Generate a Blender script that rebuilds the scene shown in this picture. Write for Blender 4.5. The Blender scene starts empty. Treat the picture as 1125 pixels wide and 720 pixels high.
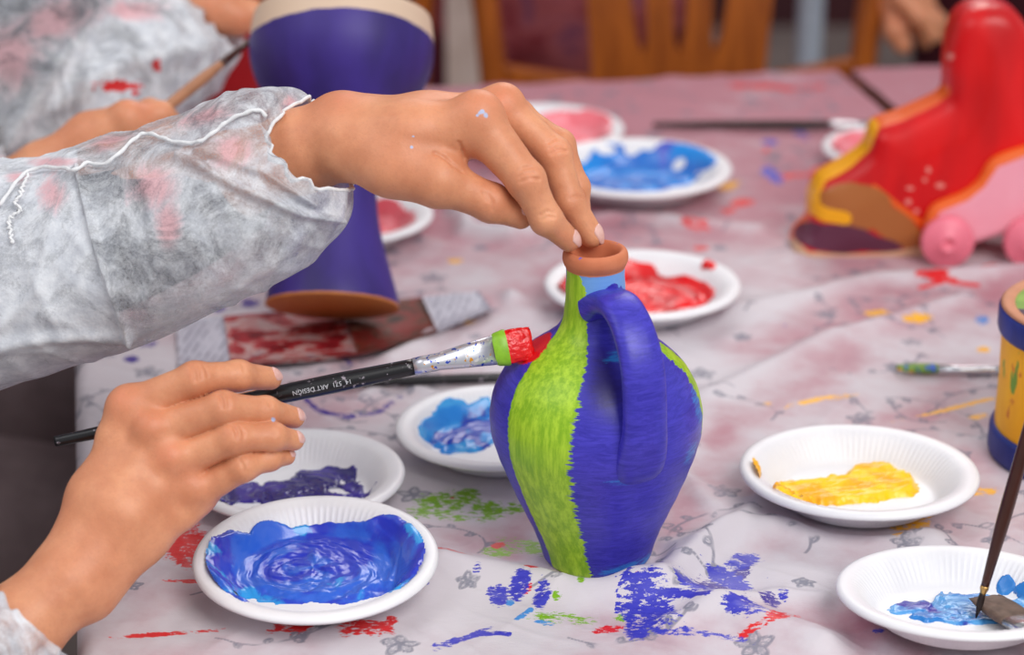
import bpy, bmesh, math, random
import numpy as np
from mathutils import Vector, Matrix

PI = math.pi
F = 2560.0                 # focal length in pixels of the 1125 px wide frame
PITCH = math.radians(21.5)
SP, CP = math.sin(PITCH), math.cos(PITCH)
TZ = 0.75                  # table top height
CH = 0.62                  # camera height above the table top
sc = bpy.context.scene
COL = sc.collection

# ---------------------------------------------------------------- placing
def PZ(px, py, Z):
    """point seen at (px,py) at forward distance Z"""
    a = (px-562.5)/F*Z; b = -(py-360)/F*Z
    return Vector((a, Z*CP + b*SP, TZ+CH - Z*SP + b*CP))
def PH(px, py, h=0.0):
    """point seen at (px,py) at height h above the table top"""
    v = -(py-360)/F
    Z = (CH-h)/(SP - v*CP)
    return PZ(px, py, Z)
def project(X, Y, z):
    """arrays -> pixels; z above the table top"""
    dz = z-CH
    Zc = Y*CP - dz*SP
    return 562.5+F*X/Zc, 360-F*(Y*SP+dz*CP)/Zc

# ---------------------------------------------------------------- object helpers
def link(o, parent=None):
    COL.objects.link(o)
    if parent is not None:
        o.parent = parent
        if parent.type == 'EMPTY' or parent.type == 'MESH':
            o.matrix_parent_inverse = parent.matrix_world.inverted() if False else Matrix.Identity(4)
    return o
def tag(o, label=None, cat=None, group=None, kind=None):
    if label: o['label'] = label
    if cat: o['category'] = cat
    if group: o['group'] = group
    if kind: o['kind'] = kind
    return o
def empty(name, loc, label=None, cat=None, group=None, rot=(0,0,0)):
    o = bpy.data.objects.new(name, None); o.empty_display_size = .02
    o.location = loc; o.rotation_euler = rot
    COL.objects.link(o)
    return tag(o, label, cat, group)
def mesh_obj(name, verts, faces, mat, parent=None, smooth=True, world=False):
    """verts in the parent's space, or in world space when world=True"""
    me = bpy.data.meshes.new(name)
    v = [tuple(p) for p in verts] if not isinstance(verts, np.ndarray) else verts.tolist()
    if world and parent is not None:
        M = pmatrix(parent).inverted()
        A = np.array(v) @ np.array(M.to_3x3()).T + np.array(M.translation)
        v = A.tolist()
    me.from_pydata(v, [], faces.tolist() if isinstance(faces, np.ndarray) else faces)
    me.validate(); me.update()
    if smooth: me.polygons.foreach_set('use_smooth', [True]*len(me.polygons))
    mats = mat if isinstance(mat, (list, tuple)) else [mat]
    for m in mats: me.materials.append(m)
    o = bpy.data.objects.new(name, me)
    link(o, parent)
    return o
def pmatrix(o):
    M = Matrix.LocRotScale(o.location, o.rotation_euler, o.scale)
    return pmatrix(o.parent) @ M if o.parent else M
def bm_obj(name, bm, mat, parent=None, smooth=True, world=False):
    bm.verts.ensure_lookup_table()
    v = [tuple(x.co) for x in bm.verts]; idx = {x: i for i, x in enumerate(bm.verts)}
    f = [[idx[x] for x in fa.verts] for fa in bm.faces]
    bm.free()
    return mesh_obj(name, v, f, mat, parent, smooth, world)
def fattr(o, name, arr):
    """colour attribute (N,4) on points"""
    a = o.data.attributes.new(name, 'FLOAT_COLOR', 'POINT')
    a.data.foreach_set('color', np.asarray(arr, dtype=np.float32).reshape(-1))
def covert(o):
    n = len(o.data.vertices); c = np.empty(n*3, np.float32); o.data.vertices.foreach_get('co', c)
    return c.reshape(-1, 3).astype(np.float64)

def grid_faces(nu, nv, wrap_u=False, wrap_v=False):
    iu = np.arange(nu if wrap_u else nu-1); iv = np.arange(nv if wrap_v else nv-1)
    I, J = np.meshgrid(iu, iv, indexing='ij')
    a = I*nv+J; b = ((I+1)%nu)*nv+J; c = ((I+1)%nu)*nv+(J+1)%nv; d = I*nv+(J+1)%nv
    return np.stack([a, b, c, d], -1).reshape(-1, 4)

def tube(pts, rad, seg=12, cap=True):
    """tube along world points; rad float or list, or list of (ra,rb) pairs; returns verts, faces"""
    P = [Vector(p) for p in pts]; n = len(P)
    if isinstance(rad, (int, float)): rad = [rad]*n
    T = []
    for i in range(n):
        t = P[min(i+1, n-1)]-P[max(i-1, 0)]
        T.append(t.normalized())
    up = Vector((0, 0, 1))
    if abs(T[0].dot(up)) > .95: up = Vector((0, 1, 0))
    N = (up-T[0]*up.dot(T[0])).normalized()
    V = []; 
    for i in range(n):
        N = (N-T[i]*N.dot(T[i])).normalized(); B = T[i].cross(N)
        r = rad[i]; ra, rb = (r, r) if isinstance(r, (int, float)) else r
        for k in range(seg):
            a = 2*PI*k/seg
            V.append(P[i]+N*math.cos(a)*ra+B*math.sin(a)*rb)
    Fc = []
    for i in range(n-1):
        for k in range(seg):
            Fc.append([i*seg+k, i*seg+(k+1)%seg, (i+1)*seg+(k+1)%seg, (i+1)*seg+k])
    if cap:
        Fc.append(list(range(seg))[::-1]); Fc.append([(n-1)*seg+k for k in range(seg)])
    return V, Fc
def merge(*parts):
    V = []; Fc = []
    for v, f in parts:
        o = len(V); V += [tuple(p) for p in v]; Fc += [[i+o for i in q] for q in f]
    return V, Fc
def lathe(prof, seg=64, close_bottom=True, close_top=False):
    V = []; n = len(prof)
    for r, z in prof:
        for k in range(seg):
            a = 2*PI*k/seg; V.append((r*math.cos(a), r*math.sin(a), z))
    Fc = []
    for i in range(n-1):
        for k in range(seg):
            Fc.append([i*seg+k, i*seg+(k+1)%seg, (i+1)*seg+(k+1)%seg, (i+1)*seg+k])
    if close_bottom: Fc.append(list(range(seg))[::-1])
    if close_top: Fc.append([(n-1)*seg+k for k in range(seg)])
    return V, Fc
def box(cx, cy, cz, sx, sy, sz):
    V = [(cx+a*sx/2, cy+b*sy/2, cz+c*sz/2) for a in (-1, 1) for b in (-1, 1) for c in (-1, 1)]
    return V, [[0, 1, 3, 2], [4, 6, 7, 5], [0, 4, 5, 1], [2, 3, 7, 6], [0, 2, 6, 4], [1, 5, 7, 3]]
def bevel(o, w=.004, s=3):
    m = o.modifiers.new('bevel', 'BEVEL'); m.width = w; m.segments = s; m.limit_method = 'ANGLE'; return o
def subsurf(o, n=1):
    m = o.modifiers.new('subdivision', 'SUBSURF'); m.levels = n; m.render_levels = n; return o
def spline(pts, n=8):
    """Catmull-Rom through tuples of any length"""
    P = [np.array(p, float) for p in pts]; P = [2*P[0]-P[1]]+P+[2*P[-1]-P[-2]]
    out = []
    for i in range(1, len(P)-2):
        for k in range(n):
            t = k/n
            out.append(.5*((2*P[i])+(-P[i-1]+P[i+1])*t+(2*P[i-1]-5*P[i]+4*P[i+1]-P[i+2])*t*t+(-P[i-1]+3*P[i]-3*P[i+1]+P[i+2])*t**3))
    out.append(P[-2]); return out
def interp(x, xs, ys): return np.interp(x, xs, ys)

# ---------------------------------------------------------------- value noise (numpy)
_rng = np.random.RandomState(5)
_NT = _rng.rand(64, 64, 64).astype(np.float32)
def vnoise(x, y, z=0.0):
    x, y, z = np.broadcast_arrays(np.asarray(x, float), np.asarray(y, float), np.asarray(z, float))
    xi = np.floor(x).astype(int); yi = np.floor(y).astype(int); zi = np.floor(z).astype(int)
    fx, fy, fz = x-xi, y-yi, z-zi
    fx = fx*fx*(3-2*fx); fy = fy*fy*(3-2*fy); fz = fz*fz*(3-2*fz)
    def T(a, b, c): return _NT[(xi+a) % 64, (yi+b) % 64, (zi+c) % 64]
    c00 = T(0,0,0)*(1-fx)+T(1,0,0)*fx; c10 = T(0,1,0)*(1-fx)+T(1,1,0)*fx
    c01 = T(0,0,1)*(1-fx)+T(1,0,1)*fx; c11 = T(0,1,1)*(1-fx)+T(1,1,1)*fx
    return ((c00*(1-fy)+c10*fy)*(1-fz)+(c01*(1-fy)+c11*fy)*fz)*2-1
def fbm(x, y, z=0.0, o=4):
    s = 0; a = .5
    for i in range(o):
        s = s+a*vnoise(np.asarray(x)*2**i+i*7.3, np.asarray(y)*2**i+i*3.1, np.asarray(z)*2**i+i*1.7); a *= .5
    return s
def sstep(a, b, x):
    t = np.clip((x-a)/(b-a), 0, 1); return t*t*(3-2*t)

# ---------------------------------------------------------------- materials
def lin(c):
    """sRGB 0-255 -> linear"""
    out = []
    for v in c:
        v = v/255.0
        out.append(v/12.92 if v <= .04045 else ((v+.055)/1.055)**2.4)
    return tuple(out)+(1.0,)
class NT:
    """thin helper over a material node tree"""
    def __init__(s, name, rough=.6, spec=.5):
        s.m = bpy.data.materials.new(name); s.m.use_nodes = True
        s.t = s.m.node_tree; s.n = s.t.nodes
        s.b = s.n['Principled BSDF']; s.out = s.n['Material Output']
        s.b.inputs['Roughness'].default_value = rough
        s.b.inputs['Specular IOR Level'].default_value = spec
        s.tc = None
    def L(s, a, b): s.t.links.new(a, b)
    def coord(s, scale=(1,1,1), kind='Object', rot=(0,0,0), loc=(0,0,0)):
        if s.tc is None: s.tc = s.n.new('ShaderNodeTexCoord')
        mp = s.n.new('ShaderNodeMapping'); mp.inputs['Scale'].default_value = scale
        mp.inputs['Rotation'].default_value = rot; mp.inputs['Location'].default_value = loc
        s.L(s.tc.outputs[kind], mp.inputs['Vector']); return mp.outputs['Vector']
    def noise(s, vec, scale=5, detail=3, rough=.5, dist=0):
        n = s.n.new('ShaderNodeTexNoise'); n.inputs['Scale'].default_value = scale
        n.inputs['Detail'].default_value = detail; n.inputs['Roughness'].default_value = rough
        n.inputs['Distortion'].default_value = dist
        s.L(vec, n.inputs['Vector']); return n.outputs['Fac']
    def ramp(s, fac, stops):
        r = s.n.new('ShaderNodeValToRGB'); e = r.color_ramp.elements
        while len(e) < len(stops): e.new(.5)
        for k, (p, c) in zip(e, stops):
            k.position = p; k.color = c if len(c) == 4 else lin(c)
        s.L(fac, r.inputs['Fac']); return r.outputs['Color']
    def mix(s, fac, a, b, mode='MIX'):
        n = s.n.new('ShaderNodeMix'); n.data_type = 'RGBA'; n.blend_type = mode
        for sock, v in ((n.inputs[0], fac), (n.inputs[6], a), (n.inputs[7], b)):
            if isinstance(v, bpy.types.NodeSocket): s.L(v, sock)
            elif isinstance(v, (int, float)): sock.default_value = v
            else: sock.default_value = v if len(v) == 4 else lin(v)
        return n.outputs[2]
    def math(s, op, a, b=0.0, c=None, clamp=False):
        n = s.n.new('ShaderNodeMath'); n.operation = op; n.use_clamp = clamp
        for i, v in enumerate((a, b) if c is None else (a, b, c)):
            if isinstance(v, bpy.types.NodeSocket): s.L(v, n.inputs[i])
            else: n.inputs[i].default_value = v
        return n.outputs[0]
    def step(s, v, a, b):
        n = s.n.new('ShaderNodeMapRange'); n.interpolation_type = 'SMOOTHSTEP'
        n.inputs['From Min'].default_value = a; n.inputs['From Max'].default_value = b
        s.L(v, n.inputs['Value']); return n.outputs['Result']
    def attr(s, name):
        n = s.n.new('ShaderNodeAttribute'); n.attribute_name = name
        sp = s.n.new('ShaderNodeSeparateColor'); s.L(n.outputs['Color'], sp.inputs[0])
        return sp.outputs[0], sp.outputs[1], sp.outputs[2], n.outputs['Alpha']
    def sep(s, vec):
        sp = s.n.new('ShaderNodeSeparateXYZ'); s.L(vec, sp.inputs[0]); return sp.outputs
    def bump(s, h, strength=.3, dist=.001, prev=None):
        n = s.n.new('ShaderNodeBump'); n.inputs['Strength'].default_value = strength
        n.inputs['Distance'].default_value = dist; s.L(h, n.inputs['Height'])
        if prev is not None: s.L(prev, n.inputs['Normal'])
        return n.outputs['Normal']
    def color(s, c):
        i = s.b.inputs['Base Color']
        if isinstance(c, bpy.types.NodeSocket): s.L(c, i)
        else: i.default_value = c if len(c) == 4 else lin(c)
    def normal(s, x): s.L(x, s.b.inputs['Normal'])
    def set(s, name, v):
        if isinstance(v, bpy.types.NodeSocket): s.L(v, s.b.inputs[name])
        else: s.b.inputs[name].default_value = v
def simple(name, c, rough=.6, spec=.5, var=.08, scale=60, bump=.15, bd=.0005):
    m = NT(name, rough, spec)
    f = m.noise(m.coord(), scale, 4)
    c0 = lin(c); 
    m.color(m.ramp(f, [(.3, tuple(x*(1-var) for x in c0[:3])+(1,)), (.7, tuple(min(1, x*(1+var)) for x in c0[:3])+(1,))]))
    if bump: m.normal(m.bump(f, bump, bd))
    return m.m
# ================================================================ camera, world, light
cd = bpy.data.cameras.new('camera'); cam = bpy.data.objects.new('camera', cd); COL.objects.link(cam)
cam.location = (0, 0, TZ+CH); cam.rotation_euler = (PI/2-PITCH, 0, 0)
cd.sensor_width = 36; cd.lens = 36*F/1125; cd.clip_start = .05
cd.dof.use_dof = True; cd.dof.focus_distance = 1.30; cd.dof.aperture_fstop = 5.0
sc.camera = cam
w = bpy.data.worlds.new('world'); sc.world = w; w.use_nodes = True
bg = w.node_tree.nodes['Background']; bg.inputs['Color'].default_value = (.93, .96, 1.0, 1); bg.inputs['Strength'].default_value = .47
def area(name, loc, target, size, power, color=(1,1,1), sy=None):
    l = bpy.data.lights.new(name, 'AREA'); l.energy = power; l.size = size; l.color = color
    if sy: l.shape = 'RECTANGLE'; l.size_y = sy
    o = bpy.data.objects.new(name, l); COL.objects.link(o); o.location = loc
    o.rotation_euler = (Vector(target)-Vector(loc)).to_track_quat('-Z', 'Y').to_euler(); return o
area('daylight_opening', (1.2, -.6, 3.1), (0, 1.4, .8), 1.7, 66, (1, .985, .96))
area('daylight_side', (-1.5, .6, 2.9), (0, 1.5, .8), 1.4, 13, (.95, .97, 1))
area('background_fill', (.6, 4.4, 2.9), (.2, 2.9, .6), 1.6, 34, (1, .96, .94))  # added fill lamp, brightens the chairs and people beyond the table
sc.view_settings.view_transform = 'Standard'; sc.view_settings.look = 'None'
sc.view_settings.exposure = 0.12; sc.view_settings.gamma = 1; sc.view_settings.use_curve_mapping = False

# ================================================================ room
def struct(o): o['kind'] = 'structure'; return o
m = NT('floor_stone', .7); f = m.noise(m.coord(), 6, 5); m.color(m.ramp(f, [(.3, (98, 86, 84)), (.7, (124, 110, 106))])); M_floor = m.m
struct(mesh_obj('floor', *box(0, 2.4, -.05, 7, 7.6, .1), M_floor, smooth=False))
m = NT('wall_maroon', .8); f = m.noise(m.coord((1, 1, .4)), 3, 4)
m.color(m.ramp(f, [(.35, (38, 8, 20)), (.65, (70, 22, 28))])); M_wall = m.m
struct(mesh_obj('wall_back', *box(0, 5.5, 1.5, 7, .12, 3), M_wall, smooth=False))

# ================================================================ tables (turned 10 degrees)
TROT = math.radians(10); TU = np.array([math.cos(TROT), math.sin(TROT)]); TV = np.array([-math.sin(TROT), math.cos(TROT)])
TO = np.array([-.190, .909]); TW, TL = .742, 1.255
GAP = .026
def tw(u, v): return TO[0]+u*TU[0]+v*TV[0], TO[1]+u*TU[1]+v*TV[1]
M_wood = NT('table_wood', .5)
f = M_wood.noise(M_wood.coord((2, 30, 30)), 3, 4); M_wood.color(M_wood.ramp(f, [(.3, (96, 50, 28)), (.7, (140, 82, 48))])); M_wood = M_wood.m
M_tubegrey = simple('grey_metal', (120, 120, 124), .35, bump=0)
def table(u0, label):
    x, y = tw(u0+TW/2, TL/2)
    t = empty('table', (x, y, 0), label, 'table', rot=(0, 0, TROT))
    bevel(mesh_obj('tabletop', *box(0, 0, TZ-.022, TW, TL, .036), M_wood, t, smooth=False))
    for sx in (-1, 1):
        for sy in (-1, 1):
            bevel(mesh_obj('leg', *box(sx*(TW/2-.05), sy*(TL/2-.06), (TZ-.04)/2, .045, .045, TZ-.04), M_wood, t, smooth=False))
    bevel(mesh_obj('apron', *merge(box(0, -TL/2+.06, TZ-.08, TW-.14, .02, .08), box(0, TL/2-.06, TZ-.08, TW-.14, .02, .08),
          box(-TW/2+.05, 0, TZ-.08, .02, TL-.16, .08), box(TW/2-.05, 0, TZ-.08, .02, TL-.16, .08)), M_wood, t, smooth=False), .002)
    return t
table(0, 'near wooden table under the paint-stained floral cloth')
table(TW+GAP, 'second wooden table beyond the dark gap at the right')

# ================================================================ cloth
# footprints that must stay flat: px, py (on the table), radius m, level m
FEET = []          # (x, y, r, z)
def foot(px, py, r, z=.004):
    p = PH(px, py); FEET.append((p.x, p.y, r, z)); return Vector((p.x, p.y, TZ+z))
PLATES = {}
def seg_d(X, Y, x0, y0, x1, y1):
    dx, dy = x1-x0, y1-y0; L = dx*dx+dy*dy
    t = np.clip(((X-x0)*dx+(Y-y0)*dy)/L, 0, 1)
    return np.hypot(X-x0-t*dx, Y-y0-t*dy), t
RIDGES = [ # image polylines on the table: (points, height m, width m)
    ([(728, 655), (800, 590), (880, 520), (905, 480)], .006, .012),
    ([(700, 652), (780, 600), (850, 585), (960, 590), (1020, 600)], .008, .020),
    ([(470, 625), (560, 640), (640, 655), (740, 660), (830, 690), (900, 715)], .009, .022),
    ([(740, 690), (850, 660), (900, 665)], .005, .012),
    ([(520, 470), (600, 420), (560, 450)], .004, .012),
    ([(780, 440), (900, 380), (1060, 330)], .005, .014),
    ([(560, 330), (520, 345), (430, 400)], .006, .014),
    ([(480, 440), (430, 420), (400, 440)], .004, .01),
    ([(800, 350), (960, 310), (1125, 300)], .005, .018),
    ([(560, 260), (680, 240), (830, 255)], .005, .016),
    ([(500, 230), (515, 262), (560, 268)], .012, .014),
    ([(780, 560), (740, 520), (760, 470)], .004, .012),
]
def cloth_h(X, Y):
    sh = X.shape
    wx = X+.03*fbm(X*6, Y*6, 2.2); wy = Y+.03*fbm(X*6+9, Y*6, 4.2)
    a = wx*.80-wy*.6; b = wx*.6+wy*.80
    sel = np.clip(fbm(X*5, Y*5, 6.1)+.45, 0, 1)
    n = vnoise(a*3.2, b*15, 1.3); r1 = (1-np.abs(n))**5
    n = vnoise(a*6+5, b*34, 7.3); r2 = (1-np.abs(n))**6
    n = vnoise(b*5+3, a*17, 3.3); r3 = (1-np.abs(n))**7
    h = .0006+.0034*r1*(.4+.6*sel)+.0014*r2*sel+.0014*r3*(1-sel)+.0022*(fbm(X*8, Y*8, 5.5)+.4)+.0007*fbm(X*50, Y*50, 1.5)+.0012*(1-np.abs(vnoise(a*22, b*64, 4.4)))**8*np.clip(fbm(X*7, Y*7, 9.1)+.35, 0, 1)
    for pts, hh, ww in RIDGES:
        P = [PH(*p) for p in pts]; best = np.zeros(sh)
        for p, q in zip(P, P[1:]):
            d, t = seg_d(X, Y, p.x, p.y, q.x, q.y); best = np.maximum(best, np.exp(-(d/ww)**2*2.2))
        h = h+hh*best
    for (fx, fy, fr, fz) in FEET:
        d = np.hypot(X-fx, Y-fy); k = sstep(fr+.016, fr+.001, d)
        h = h*(1-k)+(fz-.0006)*k
    return np.maximum(h, .0003)

# stains, given where they lie on the cloth
BL, RE, GR, YE, PU, LB = range(6)
ST = [ # colour, x, y, rx, ry, angle, (weight)
 (GR, 487, 556, 40, 13, -12), (GR, 540, 565, 40, 10, -6), (GR, 510, 548, 20, 7, -8), (GR, 575, 603, 26, 8, 5), (GR, 545, 610, 18, 7, 0),
 (GR, 620, 686, 32, 7, 3), (GR, 604, 688, 14, 6, 0), (GR, 688, 683, 16, 5, -12), (GR, 612, 665, 6, 4, 0), (GR, 638, 655, 5, 3, 0),
 (RE, 404, 697, 32, 10, 4), (RE, 322, 694, 20, 7, -3), (RE, 185, 700, 52, 2.6, -4), (RE, 205, 643, 26, 2.2, 2), (RE, 208, 606, 22, 26, 0),
 (RE, 488, 617, 26, 4.5, 4), (RE, 578, 658, 8, 4, -15), (RE, 667, 697, 20, 5.5, -14), (RE, 360, 690, 8, 3, 0), (RE, 300, 700, 9, 3, 0),
 (RE, 548, 602, 9, 3.5, 0), (RE, 840, 700, 40, 4, -16), (RE, 585, 640, 8, 3, 0), (RE, 430, 688, 7, 5, 0), (RE, 855, 690, 20, 4, -14), (RE, 700, 660, 5, 3, 20),
 (BL, 546, 661, 13, 9, 30), (BL, 571, 655, 13, 10, -35), (BL, 595, 664, 12, 9, -40), (BL, 716, 678, 36, 18, 25), (BL, 700, 664, 24, 8, -10),
 (BL, 735, 692, 28, 8, 15), (BL, 700, 695, 14, 14, 30), (BL, 516, 705, 36, 3, -22), (BL, 490, 713, 16, 3, -10), (BL, 690, 682, 18, 7, 50),
 (BL, 524, 641, 6, 4, 0), (BL, 815, 625, 20, 9, -15), (BL, 800, 642, 26, 9, 25), (BL, 770, 660, 30, 9, 20), (BL, 860, 664, 7, 5, 0), (BL, 790, 705, 40, 3, 12),
 (BL, 660, 635, 8, 3, 0), (BL, 820, 685, 26, 9, 8), (BL, 445, 655, 12, 2.5, -15), (BL, 964, 703, 7, 3, 0), (BL, 1105, 700, 6, 3, 0),
 (BL, 848, 195, 15, 7, 40), (BL, 880, 152, 10, 4.5, 10), (BL, 845, 160, 8, 4, 0), (BL, 739, 225, 10, 4.5, -15), (BL, 745, 655, 12, 4, 40),
 (LB, 703, 228, 14, 5, 0), (LB, 575, 682, 12, 3, -30), (LB, 600, 690, 14, 3, 10), (LB, 1078, 354, 7, 7, 0), (LB, 560, 668, 6, 3, 0),
 (RE, 763, 250, 18, 6, 8), (RE, 817, 226, 14, 4.5, -5), (RE, 800, 234, 10, 3, 0), (RE, 842, 170, 5, 3.5, 0), (RE, 905, 192, 20, 6, -10), (RE, 870, 196, 30, 3, -5),
 (RE, 832, 98, 36, 3.5, 2), (RE, 880, 100, 24, 2.5, 0), (RE, 770, 276, 9, 3, 0), (RE, 1022, 308, 18, 5, 0), (RE, 1085, 298, 12, 3, -20), (RE, 930, 182, 14, 6, 0),
 (YE, 965, 348, 15, 4.5, 4), (YE, 1006, 355, 18, 3.5, -8), (YE, 944, 579, 34, 3.6, 0), (YE, 1004, 583, 24, 5.5, -4), (YE, 1070, 545, 26, 5, -3), (YE, 1050, 549, 30, 2.5, -6),
 (YE, 312, 397, 9, 4, 0), (YE, 516, 357, 8, 4, 0), (YE, 800, 208, 12, 4.5, -20), (YE, 885, 445, 32, 2.2, -12), (YE, 930, 440, 16, 2, -8), (YE, 1075, 461, 10, 3, -8),
 (YE, 843, 448, 6, 2.4, 0), (YE, 985, 599, 6, 2.5, 0), (YE, 1055, 450, 60, 2, -12), (YE, 500, 292, 10, 3, 0), (YE, 1080, 388, 8, 3, 0), (YE, 1015, 575, 16, 2, -20),
 (PU, 275, 338, 12, 6, 0), (PU, 240, 345, 10, 4, 0), (PU, 162, 384, 10, 5, -15), (PU, 145, 400, 7, 4, 0), (PU, 345, 398, 10, 3, -20), (PU, 480, 363, 12, 5, -15),
 (PU, 790, 655, 30, 8, 22), (PU, 845, 668, 14, 7, 20), (PU, 720, 640, 10, 3, 10), (PU, 810, 638, 18, 8, -30), (PU, 455, 362, 10, 3, 0), (PU, 420, 384, 10, 3, -20),
]
STROKES = [ # colour, polyline, half width px
 (PU, [(336, 442), (350, 456), (380, 462), (415, 456), (440, 440)], 3), (PU, [(355, 380), (372, 392), (385, 404)], 2),
 (BL, [(560, 702), (520, 704), (478, 715)], 2.4), (BL, [(700, 690), (725, 700), (765, 702)], 2.4), (BL, [(690, 655), (680, 665), (678, 678)], 3),
 (BL, [(700, 672), (740, 668), (778, 676)], 3), (RE, [(1010, 318), (1040, 312), (1075, 316)], 2), (GR, [(535, 610), (548, 604), (560, 612)], 2.5),
 (YE, [(860, 452), (895, 442), (930, 437)], 1.6), (BL, [(385, 655), (430, 660), (470, 648)], 1.5),
]
def stain_fields(px, py):
    n = len(px); S = np.full((6, n), -1.0)
    for s in ST:
        c, x, y, rx, ry, a = s[:6]; a = math.radians(a); R = max(rx, ry)*2.2
        k = np.where((np.abs(px-x) < R) & (np.abs(py-y) < R))[0]
        dx = px[k]-x; dy = py[k]-y
        u = (dx*math.cos(a)+dy*math.sin(a))/rx; v = (-dx*math.sin(a)+dy*math.cos(a))/ry
        S[c, k] = np.maximum(S[c, k], 1-np.hypot(u, v))
    for c, pl, hw in STROKES:
        for (x0, y0), (x1, y1) in zip(pl, pl[1:]):
            k = np.where((px > min(x0, x1)-12) & (px < max(x0, x1)+12) & (py > min(y0, y1)-12) & (py < max(y0, y1)+12))[0]
            d, t = seg_d(px[k], py[k], x0, y0, x1, y1); S[c, k] = np.maximum(S[c, k], 1-d/hw)
    return S

def floral_tile(N=320, size=.19):
    """distance (mm) to the printed outlines, and a leaf-fill mask, on a periodic tile"""
    s = size*1000.0; ax = (np.arange(N)+.5)/N*s
    X, Y = np.meshgrid(ax, ax, indexing='ij')
    D = np.full((N, N), 6.0); Fl = np.full((N, N), -1.0)
    rg = random.Random(11)
    def pl(pts):
        nonlocal D
        for (x0, y0), (x1, y1) in zip(pts, pts[1:]):
            for ox in (-s, 0, s):
                for oy in (-s, 0, s):
                    cx, cy = (x0+x1)/2+ox, (y0+y1)/2+oy
                    if cx < -12 or cx > s+12 or cy < -12 or cy > s+12: continue
                    d, t = seg_d(X, Y, x0+ox, y0+oy, x1+ox, y1+oy); np.minimum(D, d, out=D)
    def leaf(x, y, a, L, W, fill=True):
        nonlocal Fl
        ca, sa = math.cos(a), math.sin(a)
        pts = []
        for k in range(9):
            t = k/8; w_ = W*math.sin(PI*t)**.8
            pts.append((x+ca*L*t-sa*w_, y+sa*L*t+ca*w_))
        pts2 = [(x+ca*L*k/8+sa*W*math.sin(PI*k/8)**.8, y+sa*L*k/8-ca*W*math.sin(PI*k/8)**.8) for k in range(9)]
        pl(pts); pl(pts2)
        if fill:
            for ox in (-s, 0, s):
                for oy in (-s, 0, s):
                    u = ((X-x-ox)*ca+(Y-y-oy)*sa)/L; v = (-(X-x-ox)*sa+(Y-y-oy)*ca)/W
                    f_ = 1-np.hypot((u-.5)*2, v); np.maximum(Fl, f_, out=Fl)
    def vine(x, y, a, n, curl, step=3.2):
        pts = [(x, y)]
        for i in range(n):
            x += math.cos(a)*step; y += math.sin(a)*step; a += curl*(1+.5*math.sin(i*.35)); pts.append((x, y))
            if i % 5 == 3:
                sg = 1 if (i//5) % 2 else -1
                leaf(x, y, a+sg*.9, rg.uniform(6, 9), rg.uniform(1.6, 2.4), rg.random() < .8)
        pl(pts); leaf(x, y, a, 8, 2.2)
        return x, y
    def flower(x, y, r):
        for k in range(5):
            a = k*2*PI/5+.3; leaf(x, y, a, r, r*.27, True)
    vine(10, 20, .5, 30, .045); vine(120, 30, 1.9, 26, .07); vine(60, 110, .1, 30, -.06); vine(150, 120, 2.6, 24, .08)
    vine(30, 160, -.6, 24, .07); vine(95, 70, 3.4, 16, -.11); vine(170, 70, 1.0, 18, .12)
    flower(40, 75, 10); flower(130, 150, 11); flower(95, 20, 8); flower(165, 30, 7); flower(75, 165, 7)
    return D, Fl, size, N
_tile = floral_tile()
def sample_tile(A, X, Y):
    _, _, size, N = _tile
    u = (X/size % 1)*N-.5; v = (Y/size % 1)*N-.5
    i = np.floor(u).astype(int); j = np.floor(v).astype(int); fu = u-i; fv = v-j
    g = lambda a, b: A[(i+a) % N, (j+b) % N]
    return (g(0, 0)*(1-fu)+g(1, 0)*fu)*(1-fv)+(g(0, 1)*(1-fu)+g(1, 1)*fu)*fv

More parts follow.
